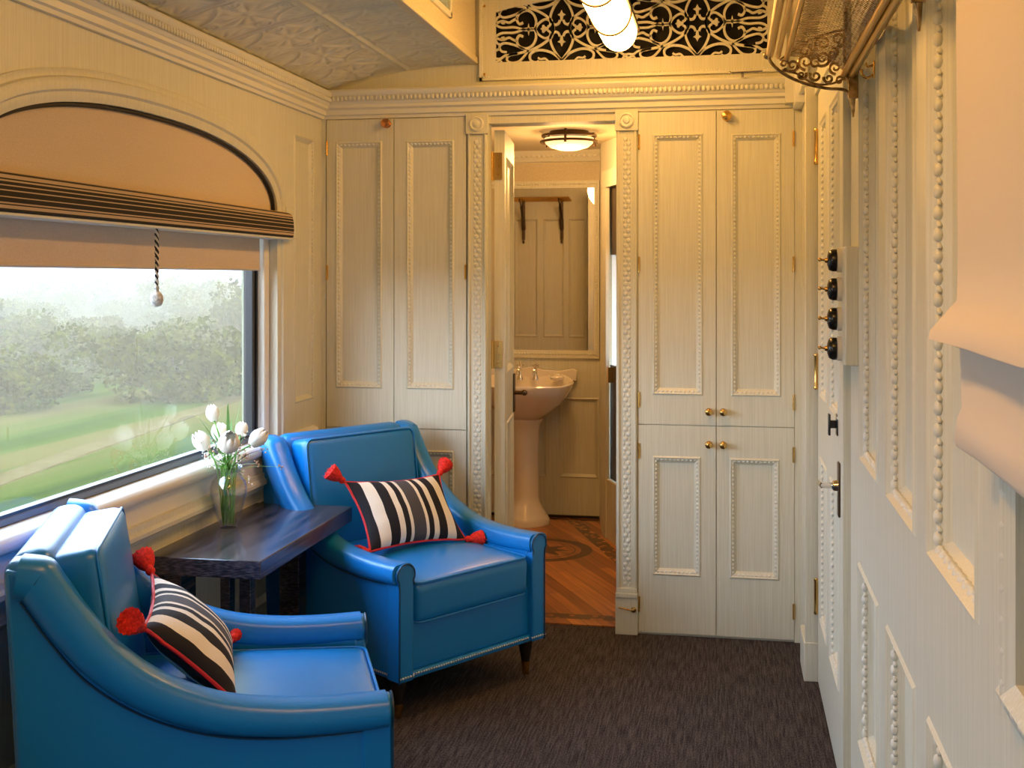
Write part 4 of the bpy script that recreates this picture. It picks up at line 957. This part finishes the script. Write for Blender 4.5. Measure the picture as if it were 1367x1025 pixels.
o = st_.build('filler_twig', GREEN, None, loc=L0); tag(o, 'fine green twigs carrying the tiny filler blossoms', 'twigs'); o['kind'] = 'stuff'
m = MB()
for i in range(9):
    a = i * .7; m.tube(smooth_pts([(VX + .017 * math.cos(a), VY + .017 * math.sin(a), VZ + .012), (VX + .020 * math.cos(a + 1), VY + .020 * math.sin(a + 1), VZ + .10), (VX + .028 * math.cos(a + 2), VY + .028 * math.sin(a + 2), VZ + .2)]), .0022, 6)
o = m.build('cut_stems', GREEN, None, smooth=60, loc=(VX, VY, VZ + .02)); tag(o, 'bundle of green cut stems standing inside the glass vase', 'stems'); o['kind'] = 'stuff'

# ------------------------------------------------------------------ blue leather chairs
CW = .347   # half width over the arms
def armchair():
    t = thing('armchair', '', 'chair', (0, 0, 0), world=False, group='blue leather tub armchairs')
    top_c = [(.004, .500), (-.11, .498), (-.23, .504), (-.35, .526), (-.46, .574), (-.545, .640), (-.607, .716), (-.652, .784), (-.682, .824), (-.735, .836)]
    TP = smooth_pts([(x, 0, z) for x, z in top_c], 5)
    # seat frame with bowed apron
    m = rbox(.360, CW - .045, .095, .022); m.xf(Matrix.Translation((-.368, 0, .235))); m.build('seat_frame', LEATH, t, smooth=60)
    m = rbox(.010, CW - .02, .012, .008); m.xf(Matrix.Translation((-.006, 0, .138))); m.build('bottom_rail', LEATH, t, smooth=60)
    for sg in (-1, 1):
        # outer side panel
        ol = [(-.004, .127), (-.73, .127), (-.752, .60), (-.768, .81)] + [(p.x - .012, p.z - .03) for p in reversed(TP[:-5])]
        m = MB(); m.prism(ol, lambda u, v, n: (u, sg * (CW - .022 - n), v), 0, .055); m.build('side_panel', LEATH, t, bevel=.008)
        # rolled arm: swept section
        m = MB(); K = 16; vs = []
        for i, p in enumerate(TP):
            a, b = TP[max(i - 1, 0)], TP[min(i + 1, len(TP) - 1)]; tg = (b - a).normalized(); nn = Vector((tg.z, 0, -tg.x)); 
            if nn.z < 0 and abs(tg.x) > .2: nn = -nn
            f = min(1, i / 30); hw = .043; hd = .034 + .010 * f
            c = p - nn * hd
            for k in range(K):
                an_ = 2 * PI * k / K; ca, sa = math.cos(an_), math.sin(an_)
                y = math.copysign(abs(ca) ** .6, ca) * hw; d = math.copysign(abs(sa) ** .7, sa) * hd
                if ca * sg > 0 and sa > -.4: y *= 1.10
                q = c + nn * d; vs.append((q.x, sg * (CW - .040) + y, q.z))
        m.add(vs, [(i * K + j, i * K + (j + 1) % K, (i + 1) * K + (j + 1) % K, (i + 1) * K + j) for i in range(len(TP) - 1) for j in range(K)] + [tuple(range(K)), tuple(range((len(TP) - 1) * K, len(TP) * K))])
        arm = m.build('arm', LEATH, t, smooth=60)
        # arm front: upright with scroll head
        m = MB(); pts = [(-.030, .127), (.030, .127), (.030, .42), (.032, .435)]
        pts += [(.003 + .036 * math.cos(a), .464 + .035 * math.sin(a)) for a in [math.radians(-35 + 250 * i / 16) for i in range(17)]] + [(-.030, .43)]
        m.prism([(sg * (CW - .045) + sg * a, b) for a, b in pts], lambda u, v, n: (n, u, v), -.05, .014); m.build('arm_front', LEATH, t, bevel=.006)
        m = MB(); m.tube([(.015, sg * (CW - .045) + sg * a, b) for a, b in pts[1:]], .0028, 5); m.build('piping', PIPE, arm, smooth=60)
        # seam line along side
        m = MB(); sl = []
        for i, p in enumerate(TP[:-9]):
            a, b = TP[max(i - 1, 0)], TP[min(i + 1, len(TP) - 1)]; tg = (b - a).normalized(); nn = Vector((tg.z, 0, -tg.x));
            if nn.z < 0 and abs(tg.x) > .2: nn = -nn
            q = p - nn * (.066 + .026 * min(1, i / 25)); sl.append((q.x, sg * (CW - .019), q.z))
        m.tube(sl, .0028, 5); m.build('piping', PIPE, t, smooth=60)
        # nail heads along side bottom
        m = MB()
        for i in range(67): m.ell((-.012 - i * .0105, sg * (CW - .0205), .142), (.0042, .003, .0042), 6, 3)
        m.build('nailhead_trim', NAIL, t, smooth=180)
    m = MB()
    for i in range(63):
        m.ell((.015 if abs(-CW + .018 + i * .01068) > CW - .08 else .005, -CW + .018 + i * .01068, .142), (.003, .0042, .0042), 6, 3)
    m.build('nailhead_trim', NAIL, t, smooth=180)
    # backrest
    L_ = math.radians(8.5)
    m = rbox(.042, CW - .030, .350, .030); m.xf(Matrix.Translation((-.715, 0, .475)) @ Matrix.Rotation(-math.radians(3.2), 4, 'Y')); m.build('backrest', LEATH, t, smooth=60)
    m = rbox(.045, CW - .070, .060, .040); m.xf(Matrix.Translation((-.723, 0, .775)) @ Matrix.Rotation(-L_, 4, 'Y')); m.build('back_top_roll', LEATH, t, smooth=60)
    R_ = Matrix.Translation((-.620, 0, .615)) @ Matrix.Rotation(-math.radians(8), 4, 'Y') @ Matrix.Rotation(PI / 2, 4, 'Y')
    m = rbox(.208, CW - .094, .055, .028, .018); m.xf(R_); bc = m.build('back_cushion', LEATH, t, smooth=60)
    for z in (.050, -.050):
        m = MB(); m.tube(rrect(.208 - .004, CW - .098, .03, z), .0038, 6, closed=True); m.xf(R_); m.build('piping', LEATH, bc, smooth=60)
    R_ = Matrix.Translation((-.275, 0, .372)) @ Matrix.Rotation(math.radians(2.0), 4, 'Y')
    m = rbox(.287, CW - .088, .066, .026, .022); m.xf(R_); sc = m.build('seat_cushion', LEATH, t, smooth=60)
    for z in (.064, -.062):
        m = MB(); m.tube(rrect(.287 - .004, CW - .092, .03, z), .0038, 6, closed=True); m.xf(R_); m.build('piping', LEATH, sc, smooth=60)
    for x, y in ((-.04, CW - .055), (-.04, -CW + .055), (-.68, CW - .075), (-.68, -CW + .075)):
        m = MB(); m.lathe([(.015, .046), (.024, .10), (.026, .145)], (x, y, 0), 14); lg = m.build('leg', LEGM, t, smooth=40)
        m = MB(); m.lathe([(.011, 0), (.0155, .046)], (x, y, 0), 14); m.build('ferrule', BRASS, lg, smooth=40, label='brass tipped foot')
    return t
ch = armchair()
def place(o, p, deg, lab): o.location = (*p, 0); o.rotation_euler = (0, 0, math.radians(deg)); o['label'] = lab
place(ch, (-.842, 3.825), -34, 'blue leather armchair in front of the cream cupboard, facing the camera')
ch2 = copy_tree(ch)
place(ch2, (-.857, 2.735), 23, 'nearest blue leather armchair, cut off by the lower left edge of the picture')

# ------------------------------------------------------------------ striped pillows
def pillow():
    t = thing('throw_pillow', '', 'pillow', (0, 0, 0), world=False, group='striped tasselled pillows')
    a, b, T_ = .212, .135, .058; nU, nV = 36, 24; m = MB()
    def pt(u, v, sg):
        x = u * (a - .022 * (1 - v * v)); y = v * (b - .016 * (1 - u * u)); z = sg * T_ * (max(0, 1 - abs(u) ** 2.4) * max(0, 1 - abs(v) ** 2.2)) ** .55
        return (x, y, z + .003 * noise.noise((u * 3, v * 3, sg)))
    for sg in (1, -1):
        vs = [pt(-math.cos(PI * i / nU), -math.cos(PI * j / nV), sg) for j in range(nV + 1) for i in range(nU + 1)]
        m.add(vs, [(j * (nU + 1) + i, j * (nU + 1) + i + 1, (j + 1) * (nU + 1) + i + 1, (j + 1) * (nU + 1) + i) for j in range(nV) for i in range(nU)])
    m.build('cover', STRIPE, t, smooth=180, recalc=False)
    m = MB(); lp = []
    for i in range(20): lp.append(pt(-1 + i / 10, -1, 0))
    for i in range(14): lp.append(pt(1, -1 + i / 7, 0))
    for i in range(20): lp.append(pt(1 - i / 10, 1, 0))
    for i in range(14): lp.append(pt(-1, 1 - i / 7, 0))
    m.tube(lp, .0048, 6, closed=True); m.build('red_piping', RPIPE, t, smooth=60)
    for sx_, sy_ in ((1, 1), (1, -1), (-1, 1), (-1, -1)):
        m = MB(); wob = lambda p, h: 1 + .07 * math.cos(13 * p + h * 90)
        m.lathe([(.004, 0), (.010, .004), (.012, .011), (.010, .018), (.014, .024), (.021, .036), (.026, .052), (.029, .066), (.022, .064), (.010, .058)], (0, 0, 0), 39, wob=wob)
        for k in range(40):
            an_ = random.uniform(0, 2 * PI); r0, r1 = .013, random.uniform(.014, .031); zt = random.uniform(.060, .076)
            m.tube([(r0 * math.cos(an_), r0 * math.sin(an_), .03), (r1 * math.cos(an_), r1 * math.sin(an_), zt)], .0012, 3)
        d = (Vector((sx_, .85, .15)) if sy_ > 0 else Vector((sx_, -.15, .22))).normalized(); m.xf(Matrix.Translation((sx_ * (a - .001), sy_ * (b - .001), 0)) @ rot_to(d)); m.build('tassel', TASS, t, smooth=60)
    return t
pw = pillow()
def place_p(o, chair, x, y, z, lean, roll, yaw, lab):
    """stand the pillow on the seat: its x axis runs along the chair's width"""
    C_ = Matrix.Translation(chair.location) @ Matrix.Rotation(chair.rotation_euler.z, 4, 'Z')
    B_ = Matrix(((0, 0, 1, 0), (1, 0, 0, 0), (0, 1, 0, 0), (0, 0, 0, 1)))     # pillow x->chair y, y->z, z->x
    Mx = C_ @ Matrix.Translation((x, y, z)) @ Matrix.Rotation(math.radians(yaw), 4, 'Z') @ Matrix.Rotation(math.radians(-lean), 4, 'Y') @ Matrix.Rotation(math.radians(roll), 4, 'X') @ B_
    o.location = Mx.to_translation(); o.rotation_euler = Mx.to_euler(); o['label'] = lab
place_p(pw, ch, -.345, .0, .572, 38, -4, 0, 'black and white striped pillow with red tassels on the chair by the cupboard')
pw2 = copy_tree(pw)
place_p(pw2, ch2, -.42, .02, .556, 47, 3, 0, 'black and white striped pillow with red tassels on the nearest chair')

# ------------------------------------------------------------------ outdoors
GR = mat('striped_pasture', (.1, .2, .03), 1, spec=0)
v = coords(GR, (.55, .012, 1)); n1 = N(GR, 'ShaderNodeTexNoise'); n1.inputs['Scale'].default_value = 1; n1.inputs['Detail'].default_value = 6; L(GR, v, n1.inputs['Vector'])
r_ = N(GR, 'ShaderNodeValToRGB'); L(GR, n1.outputs[0], r_.inputs[0]); e = r_.color_ramp.elements; e[0].position = .40; e[0].color = (.009, .021, .0004, 1); e[1].position = .60; e[1].color = (.060, .046, .010, 1); q = e.new(.5); q.color = (.026, .040, .001, 1)
L(GR, r_.outputs[0], P(GR).inputs['Base Color'])
GZ = -3.0; m = MB(); gx = [-2.2, -4, -8, -14, -20, -30, -45, -70, -110, -170, -260, -400, -650, -1000]; gy = [-200, -60, 0, 20, 40, 60, 90, 130, 200, 320, 520, 850, 1300]
vs = [(x, y, (GZ if x < -5 else -1.2 if x > -3 else -2.2) + (.25 * math.sin(x * .07) * math.cos(y * .03) * (x < -50)) - max(0, (-x - 30)) * .004) for x in gx for y in gy]; k = len(gy)
m.add(vs, [(i * k + j, i * k + j + 1, (i + 1) * k + j + 1, (i + 1) * k + j) for i in range(len(gx) - 1) for j in range(k - 1)])
o = m.struct('ground_field', GR, smooth=180)
m = MB(); m.quad((.8, -40, -1.2), (60, -40, -1.2), (60, 60, -1.2), (.8, 60, -1.2)); m.struct('ground_verge', GR)
TRKM = noisy(mat('dirt_track_earth', (.1, .07, .03), 1, spec=0), (.060, .042, .014), (.082, .058, .022), 1.5)
m = MB()
for t in range(14):
    y0, y1 = 8 + t * 5, 13 + t * 5; f = lambda y: -15.7 - (y - 25) * .14 + .15 * math.sin(y * .2)
    m.add([(f(y) - w, y, GZ + .03) for y in (y0, y1) for w in (.35, -.35)] + [(f(y) - w, y, GZ - .4) for y in (y0, y1) for w in (.5, -.5)], [(0, 1, 3, 2), (0, 2, 6, 4), (1, 5, 7, 3)])
m.struct('ground_dirt_track', TRKM)
HILL = mat('distant_hill', (.05, .05, .035), .95)
m = MB(); vs = []; K = 60
for i in range(K + 1):
    t = i / K; x = -1250 + 850 * t; y = 500 + 900 * t
    h = 10 + 16 * max(0, noise.noise((t * 5.1, 2.3, 0)) + .4) + 34 * math.exp(-((t - .60) / .12) ** 2) + 4 * noise.noise((t * 20, 1, 0))
    vs += [(x, y, -6), (x * 1.06, y * 1.06, h * .6), (x * 1.15, y * 1.15, h)]
m.add(vs, [(i * 3 + k, i * 3 + k + 1, i * 3 + k + 4, i * 3 + k + 3) for i in range(K) for k in range(2)]); m.struct('ground_hills', HILL, smooth=180)
LEAFM = noisy(mat('olive_foliage', (.05, .07, .02), 1, spec=0), (.012, .014, .0008), (.058, .054, .006), 1.2)
TRK = mat('grey_trunk', (.05, .04, .03), .9)
def tree(seed, h, w):
    rnd = random.Random(seed); t = thing('field_tree', 'hazy olive green tree in the fields beyond the window', 'tree', (0, 0, 0), world=False, group='hazy trees beyond the window')
    m = MB(); cl = [Vector((rnd.gauss(0, w * .27), rnd.gauss(0, w * .27), h * rnd.uniform(.12, .86) ** .8)) for _ in range(24)]
    for c in cl:
        R_ = rnd.uniform(.16, .26) * w
        for _ in range(190):
            d = Vector((rnd.gauss(0, 1), rnd.gauss(0, 1), rnd.gauss(0, 1))).normalized() * R_ * rnd.uniform(.6, 1.1); p = c + Vector((d.x, d.y, d.z * .75)); s_ = rnd.uniform(.08, .17)
            a = Vector((rnd.gauss(0, 1), rnd.gauss(0, 1), rnd.gauss(0, 1))).normalized() * s_; b = a.cross(Vector((rnd.gauss(0, 1), rnd.gauss(0, 1), rnd.gauss(0, 1)))).normalized() * s_ * .7
            m.quad(p - a, p - b, p + a, p + b)
    m.build('crown', LEAFM, t, recalc=False)
    m = MB(); m.tube([(0, 0, -.3), (.03, 0, h * .3), (0, .04, h * .6)], [.10, .07, .03], 6)
    for c in cl[:5]: m.tube([(0, 0, h * .3), tuple(c)], [.05, .015], 5)
    m.build('trunk', TRK, t); return t
protos = [tree(1, 3.0, 4.2), tree(2, 3.9, 4.6), tree(3, 2.1, 3.6)]; used = [False] * 3
rnd = random.Random(11); 
spots = []
while len(spots) < 120:
    a = math.radians(rnd.uniform(-37, -22)); w_ = 42 + 190 * rnd.random() ** 1.4
    if a > math.radians(-26) and w_ < 62: continue
    x, y = w_ * math.sin(a), w_ * math.cos(a)
    if min([math.hypot(x - q[0], y - q[1]) for q in spots] + [99]) < 4.4: continue
    spots.append((x, y))
for x, y in spots:
    k = rnd.randrange(3)
    o = protos[k] if not used[k] else copy_tree(protos[k]); used[k] = True
    o.location = (x, y, GZ - .1 - max(0, (-x - 30)) * .004); o.rotation_euler = (0, 0, rnd.uniform(0, 6)); s_ = rnd.uniform(.65, 1.1); o.scale = (s_, s_, s_ * rnd.uniform(.8, 1.1))
HZ = bpy.data.materials.new('morning_haze'); HZ.use_nodes = True; HZ.node_tree.nodes.clear()
vo_ = HZ.node_tree.nodes.new('ShaderNodeOutputMaterial'); vs2 = HZ.node_tree.nodes.new('ShaderNodeVolumeScatter'); vs2.inputs['Color'].default_value = (1, .84, .60, 1); vs2.inputs['Density'].default_value = .0042
HZ.node_tree.links.new(vs2.outputs[0], vo_.inputs['Volume'])
m = MB(); m.box(-1300, -6, -60, 1500, -12, 60); hz = m.build('haze', HZ); tag(hz, 'pale morning haze over the fields outside the window', 'haze'); hz['kind'] = 'stuff'
for o in list(bpy.data.objects):
    if '_w' in o.keys(): del o['_w']
